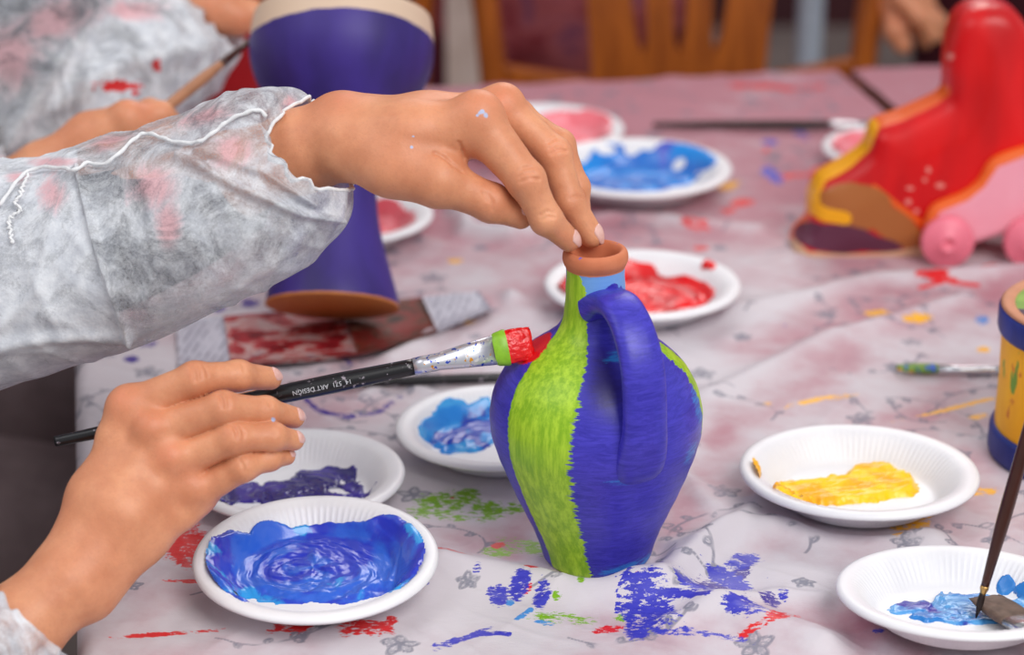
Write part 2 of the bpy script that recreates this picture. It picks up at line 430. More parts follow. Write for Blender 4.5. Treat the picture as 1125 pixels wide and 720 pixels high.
def cloth_material():
    m = NT('floral_nonwoven_cloth', .62, .35)
    b, r, g, y = m.attr('stainA'); pu, lb, line, leaf = m.attr('stainB'); pink, lift, _, _ = m.attr('tint')
    co = m.coord()
    fib = m.noise(m.coord((1, 2.2, 1)), 420, 3, .6); cl = m.noise(co, 26, 4, .6)
    col = m.mix(m.step(m.math('ADD', pink, m.math('MULTIPLY', m.math('SUBTRACT', cl, .5), .9)), .1, .95), (208, 200, 206), (180, 122, 134))
    col = m.mix(m.math('MULTIPLY', m.step(cl, .55, .8), .25), col, (182, 174, 184))
    fade = m.step(m.noise(co, 45, 2), .30, .52)
    ink = m.math('MULTIPLY', m.math('SUBTRACT', 1.0, m.step(line, .45, 1.35)), m.math('MULTIPLY', fade, .72))
    col = m.mix(ink, col, (112, 112, 128))
    lf = m.math('MULTIPLY', m.step(leaf, .0, .25), m.math('MULTIPLY', m.step(fib, .36, .56), .60))
    col = m.mix(lf, col, (122, 124, 138))
    # paint
    edge = m.noise(m.coord(rot=(0, 0, .6), scale=(1, 2.6, 1)), 190, 5, .7)
    e2 = m.noise(co, 55, 3, .6)
    nn = m.math('ADD', m.math('MULTIPLY', m.math('SUBTRACT', edge, .5), 2.3), m.math('MULTIPLY', m.math('SUBTRACT', e2, .5), 1.7))
    tone = m.noise(m.coord((1, 3, 1), rot=(0, 0, .5)), 130, 4, .6)
    mask = None
    for ch, c1, c2 in ((pu, (58, 40, 130), (92, 78, 160)), (g, (96, 150, 36), (150, 196, 40)), (y, (238, 160, 30), (250, 196, 50)), (r, (196, 20, 28), (236, 48, 48)), (lb, (40, 120, 200), (96, 160, 220)), (b, (40, 40, 160), (80, 80, 200))):
        k = m.step(m.math('ADD', m.math('MINIMUM', ch, .30), nn), .08, .18)
        col = m.mix(k, col, m.mix(tone, c1, c2)); mask = k if mask is None else m.math('MAXIMUM', mask, k)
    sp = m.step(m.noise(co, 150, 2, .5), .775, .79)
    col = m.mix(sp, col, m.mix(m.step(e2, .45, .55), (200, 40, 50), (60, 70, 180)))
    m.color(col)
    m.set('Roughness', m.math('SUBTRACT', .66, m.math('MULTIPLY', mask, .28)))
    nb = m.bump(fib, .25, .0006); nb = m.bump(tone, .3, .0006, nb)
    m.normal(nb)
    return m.m
M_cloth = cloth_material()
def make_cloth(u0, wdt, res, name, label, left=.13, right=.006, near=.12, far=.02, lift=0):
    nu = int((wdt+left+right)/res); nv = int((TL+near+far)/res)
    us = np.linspace(-left, wdt+right, nu); vs = np.linspace(-near, TL+far, nv)
    U, V = np.meshgrid(us, vs, indexing='ij')
    R = .010
    def bend(s, lo, hi):
        """arc length past an edge turns down"""
        pos = np.clip(s, lo, hi); dz = np.zeros_like(s)
        for e, sg in ((lo, -1), (hi, 1)):
            a = np.clip((s-e)*sg, 0, None); th = np.minimum(a/R, PI/2)
            pos = pos+sg*R*np.sin(th)*(a > 0)*1.0
            dz = dz-(R*(1-np.cos(th))+np.clip(a-R*PI/2, 0, None))
        return pos, dz
    pu_, dzu = bend(U, 0, wdt); pv_, dzv = bend(V, 0, TL)
    X0, Y0 = tw(u0+U, V)
    X, Y = tw(u0+pu_, pv_)
    h = cloth_h(X0, Y0)
    drop = np.maximum(-dzu, -dzv); over = sstep(0, .02, drop)
    Z = h*(1-over*.6)-drop
    # hanging folds push outwards
    wav = .004*over*(vnoise(U*14, V*14, 8.8)+.6)*sstep(.02, .12, drop)
    X = X-wav*TU[0]*(dzu < 0); Y = Y-wav*TU[1]*(dzu < 0); X = X-wav*TV[0]*(dzv < 0)*(V < 0); Y = Y-wav*TV[1]*(dzv < 0)*(V < 0)
    P = np.stack([X, Y, Z+TZ+lift], -1).reshape(-1, 3)
    o = mesh_obj(name, P, grid_faces(nu, nv), M_cloth)
    px, py = project(X0.ravel(), Y0.ravel(), 0)
    S = stain_fields(px, py)
    D = sample_tile(_tile[0], X0, Y0).ravel(); Lf = sample_tile(_tile[1], X0, Y0).ravel()
    fattr(o, 'stainA', np.stack([S[0], S[1], S[2], S[3]], -1))
    fattr(o, 'stainB', np.stack([S[4], S[5], D, Lf], -1))
    # where the thin cloth lies on the reddish table it looks pink, where it lifts it is white
    pinkb = .26+.75*sstep(1.35, 2.1, Y0)+.6*fbm(X0*5+3, Y0*5-X0*6, 2.1)-.045*np.clip(h*1000-1.2, 0, 14)
    for pl_, st in ((((470, 590), (560, 600), (600, 560)), .3), (((820, 390), (1125, 315)), .3), (((740, 590), (800, 480), (930, 400)), .22), (((830, 700), (960, 690), (1010, 720)), .3), (((700, 640), (980, 640)), -.3), (((200, 690), (400, 640)), -.4)):
        for p, q in zip(pl_, pl_[1:]):
            d, t = seg_d(px, py, *p, *q); pinkb = pinkb+(st*np.exp(-(d/22)**2)).reshape(pinkb.shape)
    fattr(o, 'tint', np.stack([np.clip(pinkb, 0, 1.2).ravel(), np.clip(h*100, 0, 1).ravel(), 0*S[0], 0*S[0]+1], -1))
    tag(o, label, 'tablecloth')
    return o
# ================================================================ plates
M_plate = NT('white_plate', .38, .4)
_f = M_plate.noise(M_plate.coord(), 40, 3); M_plate.color(M_plate.ramp(_f, [(.3, (232, 230, 234)), (.7, (240, 238, 241))]))
M_plate.set('Subsurface Weight', .15); M_plate.set('Subsurface Radius', (.004, .004, .004)); M_plate = M_plate.m
PR = [(0, .0016), (.020, .0016), (.040, .0016), (.0465, .0018), (.0490, .0028), (.0515, .0062), (.0550, .0108), (.0585, .0150), (.0615, .0180), (.0640, .0196), (.0680, .0206), (.0715, .0209), (.0738, .0200), (.0747, .0182), (.0742, .0166)]
PRr = np.array([p[0] for p in PR]); PRz = np.array([p[1] for p in PR])
def plate_z(r): return np.interp(r, PRr[:13], PRz[:13])
def plate_mesh(R):
    k = R/.0747; seg = 288
    prof = PR+[(.0728, .0172), (.0712, .0194), (.0680, .0192), (.0640, .0182), (.0612, .0166), (.0580, .0136), (.0545, .0094), (.0510, .0048), (.0490, .0012), (.0470, .0002), (.0440, 0), (.0020, 0)]
    V = []; 
    rib = lambda r, z: 1.0 if .0495 < r < .0618 else (.5 if .0618 <= r < .065 else 0)
    for r, z in prof:
        a = np.arange(seg)*2*PI/seg
        rr = r+(.00062*rib(r, z)*np.cos(a*96))
        V.append(np.stack([rr*k*np.cos(a), rr*k*np.sin(a), np.full(seg, z*k)], -1))
    V = np.concatenate(V); n = len(prof)
    I, J = np.meshgrid(np.arange(n-1), np.arange(seg), indexing='ij')
    fc = np.stack([I*seg+J, (I+1)*seg+J, (I+1)*seg+(J+1) % seg, I*seg+(J+1) % seg], -1).reshape(-1, 4)
    return V, fc[:, ::-1]
def paint_mat(name, c1, c2, c3=None, c3amt=.5, rough=.22, streak=60, bumpd=.0012):
    m = NT(name, rough, .5)
    a, b, c, _ = m.attr('swirl')
    n1 = m.noise(m.coord((1, 1, 1)), streak, 5, .65, .6)
    k = m.step(m.math('ADD', a, m.math('MULTIPLY', m.math('SUBTRACT', n1, .5), 1.0)), .25, .75)
    col = m.mix(k, c1, c2)
    if c3: col = m.mix(m.step(m.math('ADD', b, m.math('MULTIPLY', m.math('SUBTRACT', n1, .5), .9)), c3amt, c3amt+.15), col, c3)
    m.color(col)
    m.normal(m.bump(n1, .35, bumpd*.6)); m.set('Coat Weight', .12); m.set('Coat Roughness', .15)
    return m.m
def paint_pool(parent, blobs, mat, thick=.0022, res=.0009, seed=0, holes=(), ragged=.35, k=1.0, swirl_px=None, streak_dir=None):
    """blobs: (px,py,rx,ry,angle) where the paint lies; a thickness field over the plate's inner surface"""
    x = np.arange(-.074, .0741, res); X, Y = np.meshgrid(x, x, indexing='ij')
    r = np.hypot(X, Y); Z0 = plate_z(r/k)*k
    M = np.array(pmatrix(parent)); W = np.stack([X, Y, Z0], -1) @ M[:3, :3].T + M[:3, 3]
    px, py = project(W[..., 0], W[..., 1], W[..., 2]-TZ)
    f_ = np.full(X.shape, -1.0)
    def ell(b):
        bx, by, rx, ry, an = b; a = math.radians(an)
        return np.hypot(((px-bx)*math.cos(a)+(py-by)*math.sin(a))/rx, (-(px-bx)*math.sin(a)+(py-by)*math.cos(a))/ry)
    for b_ in blobs: f_ = np.maximum(f_, 1-ell(b_))
    for b_ in holes: f_ = np.minimum(f_, ell(b_)-1)
    f_ = f_+ragged*(fbm(X*90+seed, Y*90, seed*1.3, 4))
    sc_ = (0, 0)
    if swirl_px:
        i = np.argmin((px-swirl_px[0])**2+(py-swirl_px[1])**2); sc_ = (X.ravel()[i], Y.ravel()[i])
    ang = np.arctan2(Y-sc_[1], X-sc_[0]); rr = np.hypot(X-sc_[0], (Y-sc_[1])*1.15)
    if streak_dir is None: sw = fbm(rr*200+2.4*fbm(X*38+seed, Y*38, 2.2, 3)+1.3*np.sin(ang+seed), np.cos(ang)*1.6, np.sin(ang)*1.6+seed, 3)
    else: sw = fbm((X*math.cos(streak_dir)+Y*math.sin(streak_dir))*60, (-X*math.sin(streak_dir)+Y*math.cos(streak_dir))*420, seed+.5, 3)
    t = sstep(0, .22, f_)*(thick*(.55+.75*np.clip(sw+.4, 0, 1.4)))
    Z = Z0 + t - .0012*(f_ < 0)
    gx, gy = np.gradient(Z0, res, res); nv_ = np.stack([-gx, -gy, np.ones_like(gx)], -1) @ M[:3, :3].T
    tc_ = np.array([0, 0, TZ+CH])-W; facing = (nv_*tc_).sum(-1)/np.linalg.norm(nv_, axis=-1)/np.linalg.norm(tc_, axis=-1)
    hid = (facing < .03)
    keep = (f_ > -.12) & (r < .0668*k) & ~hid
    idx = -np.ones(X.shape, int); idx[keep] = np.arange(keep.sum())
    q = keep[:-1, :-1] & keep[1:, :-1] & keep[1:, 1:] & keep[:-1, 1:]
    fc = np.stack([idx[:-1, :-1][q], idx[1:, :-1][q], idx[1:, 1:][q], idx[:-1, 1:][q]], -1)
    V = np.stack([X[keep], Y[keep], Z[keep]], -1)
    o = mesh_obj('paint', V, fc, mat, parent)
    a1 = (fbm(rr*120+seed, np.cos(ang)*1.2, np.sin(ang)*1.2+3.3, 3)+.5)[keep]
    b1 = (fbm(X*32+9, Y*32+seed, 1.1, 3)*.9+.42)[keep]
    fattr(o, 'swirl', np.stack([a1, b1, f_[keep], a1*0+1], -1))
    return o
PM = {
 'blue': paint_mat('blue_paint', (46, 62, 196), (52, 104, 216), (50, 156, 230), .52),
 'purple': paint_mat('purple_paint', (40, 28, 104), (60, 44, 142)),
 'sky': paint_mat('sky_blue_paint', (20, 130, 216), (60, 160, 226), (36, 60, 170), .70),
 'yellow': paint_mat('yellow_paint', (250, 176, 2), (255, 206, 20), rough=.35),
 'red': paint_mat('red_paint', (196, 6, 16), (236, 20, 26), None),
 'cyan': paint_mat('bright_blue_paint', (16, 140, 226), (40, 110, 200), (70, 90, 196), .60),
 'pink': paint_mat('pink_paint', (246, 120, 132), (252, 150, 160)),
 'rose': paint_mat('rose_paint', (214, 84, 96), (226, 120, 128)),
 'watery': paint_mat('watery_blue_paint', (44, 124, 200), (90, 160, 220), (50, 60, 160), .66),
}
_pm = {}
def plate(px, py, half, label, z=.004, tilt=0, foot_z=None):
    """px,py: centre of the rim ellipse in the photo; half its half width there"""
    p = PH(px, py, .02+z); Zc = (p.y*CP-(p.z-TZ-CH)*SP); R = half/F*Zc; k = R/.0747
    FEET.append((p.x, p.y, R*.66, z if foot_z is None else foot_z))
    t = empty('paint_plate', (p.x, p.y, TZ+z), label, 'plate', 'white plates of paint on the cloth', rot=(math.radians(tilt), 0, 0))
    key = round(k, 4)
    o = mesh_obj('dish', *plate_mesh(R), M_plate, t)
    return t, k
t, k = plate(347, 606, 135, 'front white plate brimming with blue paint beside the lower hand', .0075, 3.5, .0045)
paint_pool(t, [(347, 620, 124, 44, -2), (424, 608, 56, 40, -8), (265, 620, 52, 38, 14), (350, 596, 80, 20, -4), (300, 590, 30, 14, 0)], PM['blue'], .0034, .0008, 1, ragged=.20, k=k, swirl_px=(345, 628))
t, k = plate(326, 515, 119, 'white plate with streaky purple paint behind the front blue plate', .001)
paint_pool(t, [(320, 540, 72, 17, -3), (350, 530, 40, 14, -10), (262, 545, 30, 10, 0), (385, 540, 14, 7, 0)], PM['purple'], .0018, .0008, 2, ragged=.8, k=k, holes=[(372, 541, 12, 4, 10)])
t, k = plate(548, 463, 114, 'white plate with sky blue paint partly behind the jug')
paint_pool(t, [(508, 476, 42, 24, 0), (500, 458, 28, 20, 0), (530, 466, 40, 26, 0), (476, 472, 16, 16, 0), (600, 470, 50, 30, 0)], PM['sky'], .0026, .0009, 3, ragged=.45, k=k)
t, k = plate(944, 514, 131, 'white plate with a patch of yellow paint', tilt=-2)
paint_pool(t, [(925, 541, 74, 15, -3), (965, 530, 44, 18, 8), (965, 518, 16, 7, 0), (880, 540, 30, 9, 0), (829, 517, 5, 11, -35), (974, 469, 13, 5, 0)], PM['yellow'], .0048, .0008, 4, ragged=.36, k=k, streak_dir=.3)
t, k = plate(1056, 645, 136, 'white plate with watery blue paint under two brushes, bottom right', .009, -6, .006)
P5 = t
paint_pool(t, [(1060, 678, 60, 9, 0), (1020, 670, 42, 5, 12), (1000, 668, 26, 7, -8), (1080, 668, 50, 14, 6), (1028, 664, 4, 14, 30), (1050, 664, 14, 4, 60), (1120, 672, 40, 14, 0), (1105, 645, 12, 10, 0), (1125, 650, 14, 8, 0)], PM['watery'], .0018, .0007, 5, ragged=.75, k=k)
t, k = plate(706, 309, 108, 'white plate with bright red paint behind the jug neck')
paint_pool(t, [(700, 318, 66, 24, 12), (690, 302, 34, 16, 0), (740, 322, 48, 18, 0), (780, 292, 12, 5, -20), (640, 318, 30, 16, 0)], PM['red'], .0036, .0010, 6, ragged=.22, k=k)
t, k = plate(699, 184, 105, 'white plate smeared with bright blue paint behind the fingertips')
paint_pool(t, [(700, 188, 72, 24, -2), (750, 172, 34, 22, 0), (672, 172, 26, 14, 0), (690, 200, 60, 12, 0), (770, 160, 10, 12, 0)], PM['cyan'], .0026, .0011, 7, ragged=.28, k=k, holes=[(666, 165, 10, 5, 0), (694, 166, 7, 5, 0), (746, 182, 8, 5, -50)])
t, k = plate(594, 139, 92, 'white plate with pink paint farthest back, near the table edge')
paint_pool(t, [(626, 142, 46, 22, 0), (650, 132, 24, 14, 0), (600, 150, 40, 12, 0)], PM['pink'], .0030, .0012, 8, ragged=.25, k=k)
t, k = plate(375, 233, 101, 'white plate with rose paint beside the purple vase')
paint_pool(t, [(400, 238, 58, 22, 0)], PM['rose'], .003, .0012, 9, ragged=.3, k=k)
t, k = plate(992, 160, 88, 'white plate tinged pink half hidden by the red boot figure')
paint_pool(t, [(960, 160, 50, 20, 0)], PM['pink'], .003, .0012, 10, ragged=.3, k=k)

# ================================================================ jug
JUG = Vector((PH(656, 613).x, PH(656, 613).y, TZ+.002)); FEET.append((JUG.x, JUG.y, .031, .002))
JP = [(.0, .001), (.015, .0006), (.0275, .0), (.0302, .0012), (.0318, .006), (.0350, .0165), (.0400, .0290), (.0455, .0420), (.0505, .0550), (.0550, .0680), (.0582, .0800),
      (.0590, .0900), (.0582, .0990), (.0556, .1080), (.0508, .1170), (.0435, .1255), (.0350, .1325), (.0270, .1385), (.0212, .1445), (.0182, .1510), (.0170, .1590), (.0165, .1680),
      (.0163, .1760), (.0163, .1805), (.0172, .1825), (.0181, .1848), (.0183, .1872), (.0178, .1895), (.0165, .1910), (.0150, .1912), (.0135, .1896), (.0122, .1860), (.0112, .1800), (.0108, .1700), (.0110, .155), (.0, .154)]
def jug_material():
    m = NT('painted_jug', .42, .45)
    g, lb, rim, rd = m.attr('paintA'); dk, cy, rag, _ = m.attr('paintB')
    co = m.coord()
    h = m.noise(m.coord((1, 1, 8), rot=(.15, -.1, 0)), 20, 6, .72, 1.6); h2 = m.noise(m.coord((6, 6, .8), rot=(.2, .3, 0)), 30, 5, .7); big = m.noise(co, 18, 3)
    fine = m.noise(m.coord((1, 1, 6), rot=(.45, -.3, 0)), 60, 5, .78, 1.2)
    col = m.mix(m.step(fine, .30, .72), (46, 40, 156), (72, 64, 194))
    col = m.mix(m.math('MULTIPLY', m.step(h, .58, .80), .35), col, (104, 96, 208))
    col = m.mix(m.math('MULTIPLY', m.step(h2, .62, .80), m.math('MULTIPLY', m.step(big, .45, .6), .5)), col, (34, 90, 200))
    ed = m.math('ADD', m.math('MULTIPLY', m.math('SUBTRACT', h, .5), .5), m.math('MULTIPLY', m.math('SUBTRACT', fine, .5), .7))
    col = m.mix(m.step(m.math('ADD', dk, ed), .3, .9), col, (38, 26, 104))
    col = m.mix(m.math('MULTIPLY', m.step(m.math('ADD', m.math('MINIMUM', cy, .5), m.math('MULTIPLY', ed, 2.4)), .25, .7), .8), col, m.mix(fine, (16, 110, 200), (50, 150, 220)))
    bl = m.noise(co, 130, 4, .6)
    col = m.mix(m.step(m.math('ADD', lb, m.math('MULTIPLY', m.math('SUBTRACT', bl, .5), 1.6)), .45, .52), col, m.mix(fine, (96, 150, 220), (128, 176, 232)))
    v = m.noise(m.coord((9, 9, 1)), 30, 5, .7)
    gcol = m.mix(m.step(v, .35, .68), (130, 176, 24), (178, 214, 52))
    hor = m.noise(m.coord((1, 1, 14)), 45, 4, .7)
    km = m.step(m.math('ADD', g, m.math('MULTIPLY', m.math('SUBTRACT', hor, .5), rag)), -.01, .02)
    col = m.mix(km, col, gcol)
    col = m.mix(m.step(m.math('ADD', rd, m.math('MULTIPLY', ed, .6)), .1, .2), col, (214, 16, 24))
    tn = m.noise(co, 90, 4)
    terra = m.mix(tn, (196, 108, 72), (218, 136, 98))
    terra = m.mix(m.step(bl, .66, .69), terra, (110, 100, 190))
    col = m.mix(m.step(m.math('ADD', rim, m.math('MULTIPLY', m.math('SUBTRACT', bl, .5), .9)), .40, .45), col, terra)
    m.color(col)
    m.set('Roughness', m.math('ADD', .38, m.math('MULTIPLY', rim, .4), clamp=True))
    nb = m.bump(h, .22, .0006); nb = m.bump(v, .22, .0007, nb); nb = m.bump(m.math('MULTIPLY', km, 1.0), .5, .0004, nb)
    m.normal(nb)
    return m.m
M_jug = jug_material()
jug = empty('painted_jug', JUG, 'blue painted clay jug with green stripe and bare clay rim', 'jug', rot=(0, math.radians(-1.1), 0))
prof = [tuple(p) for p in spline(JP, 5)]; prof = [(max(0, a)*(1.02 if b < .14 else 1), b*.985) for a, b in prof]
seg = 220
a = np.arange(seg)*2*PI/seg
V = np.concatenate([np.stack([(r+.0003*r/.05*np.sin(3*a+z*40)+.00012*np.sin(z*500))*np.cos(a), (r+.0003*r/.05*np.sin(3*a+z*40))*np.sin(a), np.full(seg, z)], -1) for r, z in prof])
body = mesh_obj('jug_body', V, grid_faces(len(prof), seg, False, True)[:, ::-1], M_jug, jug)
def jug_paint(o, handle=False):
    c = covert(o); az = np.degrees(np.arctan2(c[:, 0], -c[:, 1]))   # 0 faces the camera, negative to the left
    z = c[:, 2]; n = len(z)
    if handle:
        g = np.full(n, -1.0)
    else:
        lo = np.interp(z, [0, .03, .06, .085, .105, .125, .14, .15, .165, .175], [-58, -57, -55, -55, -58, -64, -78, -92, -92, -80])
        hi = np.interp(z, [0, .015, .03, .06, .085, .11, .13, .145, .16, .170, .178], [-7, -11, -13, -16, -16, -14, -11, -14, -20, -20, -34])
        g = np.minimum(az-lo, hi-az)/40.0
        g = np.where(z > .1795, -1, g)
        g2 = np.minimum(az-78, 100-az)/40; g2 = np.where((z > .075) & (z < .135), g2, -1); g = np.maximum(g, g2)
    lb = np.where(z > .152, 1.0, 0)*sstep(.150, .158, z) if not handle else sstep(.160, .170, z)*0
    if not handle: lb = lb*(1-.75*sstep(.0, .25, 1-np.hypot((az-35)/45, (z-.160)/.014)))
    rim = sstep(.1765, .1790, z) if not handle else np.zeros(n)
    if not handle:
        inner = (np.hypot(c[:, 0], c[:, 1]) < .0142) & (z > .148); rim = np.where(inner, 1.0, rim); lb = np.where(inner, 0, lb)
    if not handle:
        rd = 1-np.hypot((az+88)/26, (z-.131)/.009)
    else: rd = np.full(n, -1.0)
    cy = np.full(n, -1.0)
    if not handle:
        for (a0, z0, ra, rz) in ((40, .0035, 70, .008), (22, .080, 7, .014), (12, .073, 20, .004), (30, .135, 30, .004), (62, .075, 12, .012), (75, .10, 12, .015)):
            cy = np.maximum(cy, 1-np.hypot((az-a0)/ra, (z-z0)/rz))
    dk = (1-np.hypot((az-5)/30, (z-.125)/.03)) if not handle else np.full(n, -1.0)
    fattr(o, 'paintA', np.stack([g, lb, rim, rd], -1)); rag = .10+.34*sstep(-45, -25, az); fattr(o, 'paintB', np.stack([dk, cy, rag, lb*0+1], -1))
jug_paint(body)
# handle: strap of elliptical section in a vertical plane
HA = math.radians(-67); hd = Vector((math.cos(HA), math.sin(HA), 0)); hs = Vector((-math.sin(HA), math.cos(HA), 0))
path = spline([(.010, .1590), (.020, .1640), (.032, .1655), (.0450, .1600), (.0550, .1490), (.0605, .1360), (.0625, .1200), (.0625, .1060), (.0608, .0950), (.0540, .0800), (.0430, .0660)], 7)
wid = spline([(.0150,), (.0125,), (.0118,), (.0118,), (.0122,), (.0125,), (.0126,), (.0128,), (.0138,), (.0150,), (.0120,)], 7)
thk = spline([(.0100,), (.0070,), (.0060,), (.0056,), (.0056,), (.0056,), (.0056,), (.0058,), (.0066,), (.0088,), (.006,)], 7)
V = []; sg = 36; n = len(path)
for i in range(n):
    p = path[i]; q0 = path[max(0, i-1)]; q1 = path[min(n-1, i+1)]; tx, tz = q1[0]-q0[0], q1[1]-q0[1]; L = math.hypot(tx, tz); nx, nz = tz/L, -tx/L
    for k_ in range(sg):
        a_ = 2*PI*k_/sg; ca, sa = math.cos(a_), math.sin(a_)
        ca_ = math.copysign(abs(ca)**.8, ca); sa_ = math.copysign(abs(sa)**.8, sa)
        off = thk[i][0]*ca_*(1-.12*(1 if ca > 0 else 0)*math.cos(sa*PI)); 
        P = hd*(p[0]+nx*off)+hs*(wid[i][0]*sa_)+Vector((0, 0, p[1]+nz*off)); V.append(P)
hn = mesh_obj('handle', V, grid_faces(n, sg, False, True), M_jug, jug)
jug_paint(hn, True)
# ================================================================ bodies: smooth union of tapered limbs, meshed with surface nets
def surface_nets(Fv, org, h):
    nx, ny, nz = Fv.shape
    ins = Fv < 0
    cnt = np.zeros((nx-1, ny-1, nz-1), np.int8)
    acc = np.zeros((nx-1, ny-1, nz-1, 3), np.float32)
    sl = lambda a, n: slice(a, n-1+a)
    for ax in range(3):
        o1, o2 = [i for i in range(3) if i != ax]
        for a in (0, 1):
            for b in (0, 1):
                i0 = [0, 0, 0]; i0[o1] = a; i0[o2] = b; i1 = list(i0); i1[ax] = 1
                s0 = tuple(sl(i0[k], Fv.shape[k]) for k in range(3)); s1 = tuple(sl(i1[k], Fv.shape[k]) for k in range(3))
                f0, f1 = Fv[s0], Fv[s1]; cr = ins[s0] != ins[s1]
                w = np.nonzero(cr); t = f0[w]/(f0[w]-f1[w])
                p = np.zeros((len(t), 3), np.float32); p[:, ax] = t; p[:, o1] = a; p[:, o2] = b
                acc[w] += p; cnt[w] += 1
    act = cnt > 0; ids = -np.ones(cnt.shape, np.int64); w = np.nonzero(act); ids[w] = np.arange(len(w[0]))
    V = (np.stack(w, -1)+acc[w]/cnt[w][:, None])*h+np.array(org)
    Q = []
    for ax in range(3):
        o1, o2 = [(1, 2), (2, 0), (0, 1)][ax]
        s0 = [slice(1, -1)]*3; s0[ax] = slice(0, -1); s1 = [slice(1, -1)]*3; s1[ax] = slice(1, None)
        a, b = ins[tuple(s0)], ins[tuple(s1)]
        for flip, m_ in ((False, a & ~b), (True, ~a & b)):
            g = np.array(np.nonzero(m_)).T
            if len(g) == 0: continue
            base = g.copy()
            for k in range(3):
                if k != ax: base[:, k] += 1
            def cell(d1, d2):
                c = base.copy(); c[:, o1] -= d1; c[:, o2] -= d2; return ids[c[:, 0], c[:, 1], c[:, 2]]
            q = np.stack([cell(1, 1), cell(0, 1), cell(0, 0), cell(1, 0)], -1)
            Q.append(q[:, ::-1] if flip else q)
    Q = np.concatenate(Q); Q = Q[(Q >= 0).all(1)]
    return V, Q
class Field:
    def __init__(s, lo, hi, h):
        s.h = h; s.lo = np.array(lo, float); n = np.ceil((np.array(hi)-s.lo)/h).astype(int)+1
        s.ax = [(s.lo[k]+np.arange(n[k])*h).astype(np.float32) for k in range(3)]; s.n = tuple(n)
    def new(s): return np.full(s.n, 1.0, np.float32)
    def _win(s, lo, hi):
        r = []
        for k in range(3):
            a = int(np.clip(np.floor((lo[k]-s.lo[k])/s.h), 0, s.n[k]-1)); b = int(np.clip(np.ceil((hi[k]-s.lo[k])/s.h)+1, a+1, s.n[k])); r.append(slice(a, b))
        return tuple(r)
    def cone(s, D, p, q, r0, r1, k=.004, flat=None, pad=.02):
        """smooth union of a tapered capsule into D; flat=(direction, factor) squashes its section along direction"""
        p = np.array(p); q = np.array(q); R = max(r0, r1)+pad
        w = s._win(np.minimum(p, q)-R, np.maximum(p, q)+R)
        X, Y, Z = np.meshgrid(s.ax[0][w[0]], s.ax[1][w[1]], s.ax[2][w[2]], indexing='ij')
        d = q-p; L = float(d@d)+1e-12
        t = np.clip(((X-p[0])*d[0]+(Y-p[1])*d[1]+(Z-p[2])*d[2])/L, 0, 1)
        ex, ey, ez = X-p[0]-t*d[0], Y-p[1]-t*d[1], Z-p[2]-t*d[2]
        if flat is not None:
            f, c = flat; f = np.array(f); pr = ex*f[0]+ey*f[1]+ez*f[2]; g = (1/c-1)*pr
            ex, ey, ez = ex+g*f[0], ey+g*f[1], ez+g*f[2]
            dist = (np.sqrt(ex*ex+ey*ey+ez*ez)-(r0+(r1-r0)*t))*(.5+.5*c)
        else: dist = np.sqrt(ex*ex+ey*ey+ez*ez)-(r0+(r1-r0)*t)
        A = D[w]
        if k > 0:
            hh = np.maximum(k-np.abs(A-dist), 0)/k; D[w] = np.minimum(A, dist)-hh*hh*k*.25
        else: D[w] = np.minimum(A, dist)
    def ball(s, D, p, r, k=.004): s.cone(D, p, np.array(p)+1e-5, r, r, k)
    def carve(s, D, p, q, r, k=.001):
        p = np.array(p); q = np.array(q); w = s._win(np.minimum(p, q)-r-.004, np.maximum(p, q)+r+.004)
        X, Y, Z = np.meshgrid(s.ax[0][w[0]], s.ax[1][w[1]], s.ax[2][w[2]], indexing='ij')
        d = q-p; L = float(d@d)+1e-12
        t = np.clip(((X-p[0])*d[0]+(Y-p[1])*d[1]+(Z-p[2])*d[2])/L, 0, 1)
        dist = -(np.sqrt((X-p[0]-t*d[0])**2+(Y-p[1]-t*d[1])**2+(Z-p[2]-t*d[2])**2)-r)
        A = D[w]; hh = np.maximum(k-np.abs(A-dist), 0)/k; D[w] = np.maximum(A, dist)+hh*hh*k*.25
def smin(a, b, k):
    h = np.maximum(k-np.abs(a-b), 0)/k; return np.minimum(a, b)-h*h*k*.25

def skin_material(name, c1, c2, red):
    m = NT(name, .48, .42)
    rd, dkk, _, _ = m.attr('skin')
    co = m.coord()
    n = m.noise(co, 45, 4, .6); f = m.noise(co, 700, 3, .6)
    v = m.n.new('ShaderNodeTexVoronoi'); v.inputs['Scale'].default_value = 900; m.L(co, v.inputs['Vector']); v = v.outputs['Distance']
    col = m.mix(m.step(n, .3, .7), c1, c2)
    col = m.mix(m.math('MULTIPLY', m.math('MULTIPLY', rd, m.step(n, .2, .7)), .55), col, red)
    col = m.mix(m.math('MULTIPLY', m.step(f, .5, .7), .10), col, (150, 84, 60))
    col = m.mix(m.step(dkk, .4, .7), col, (176, 184, 214))
    m.color(col)
    m.set('Subsurface Weight', .18); m.set('Subsurface Radius', (.006, .0025, .0012)); m.set('Subsurface Scale', 1.0)
    nb = m.bump(v, .22, .0003); nb = m.bump(n, .12, .002, nb); m.normal(nb)
    return m.m
M_skin = skin_material('skin', (205, 134, 98), (223, 155, 116), (206, 96, 68))
M_nail = NT('fingernail', .28, .5); _f = M_nail.noise(M_nail.coord(), 300, 3); M_nail.color(M_nail.ramp(_f, [(.3, (222, 168, 156)), (.7, (232, 188, 178))])); M_nail.set('Coat Weight', .2); M_nail = M_nail.m

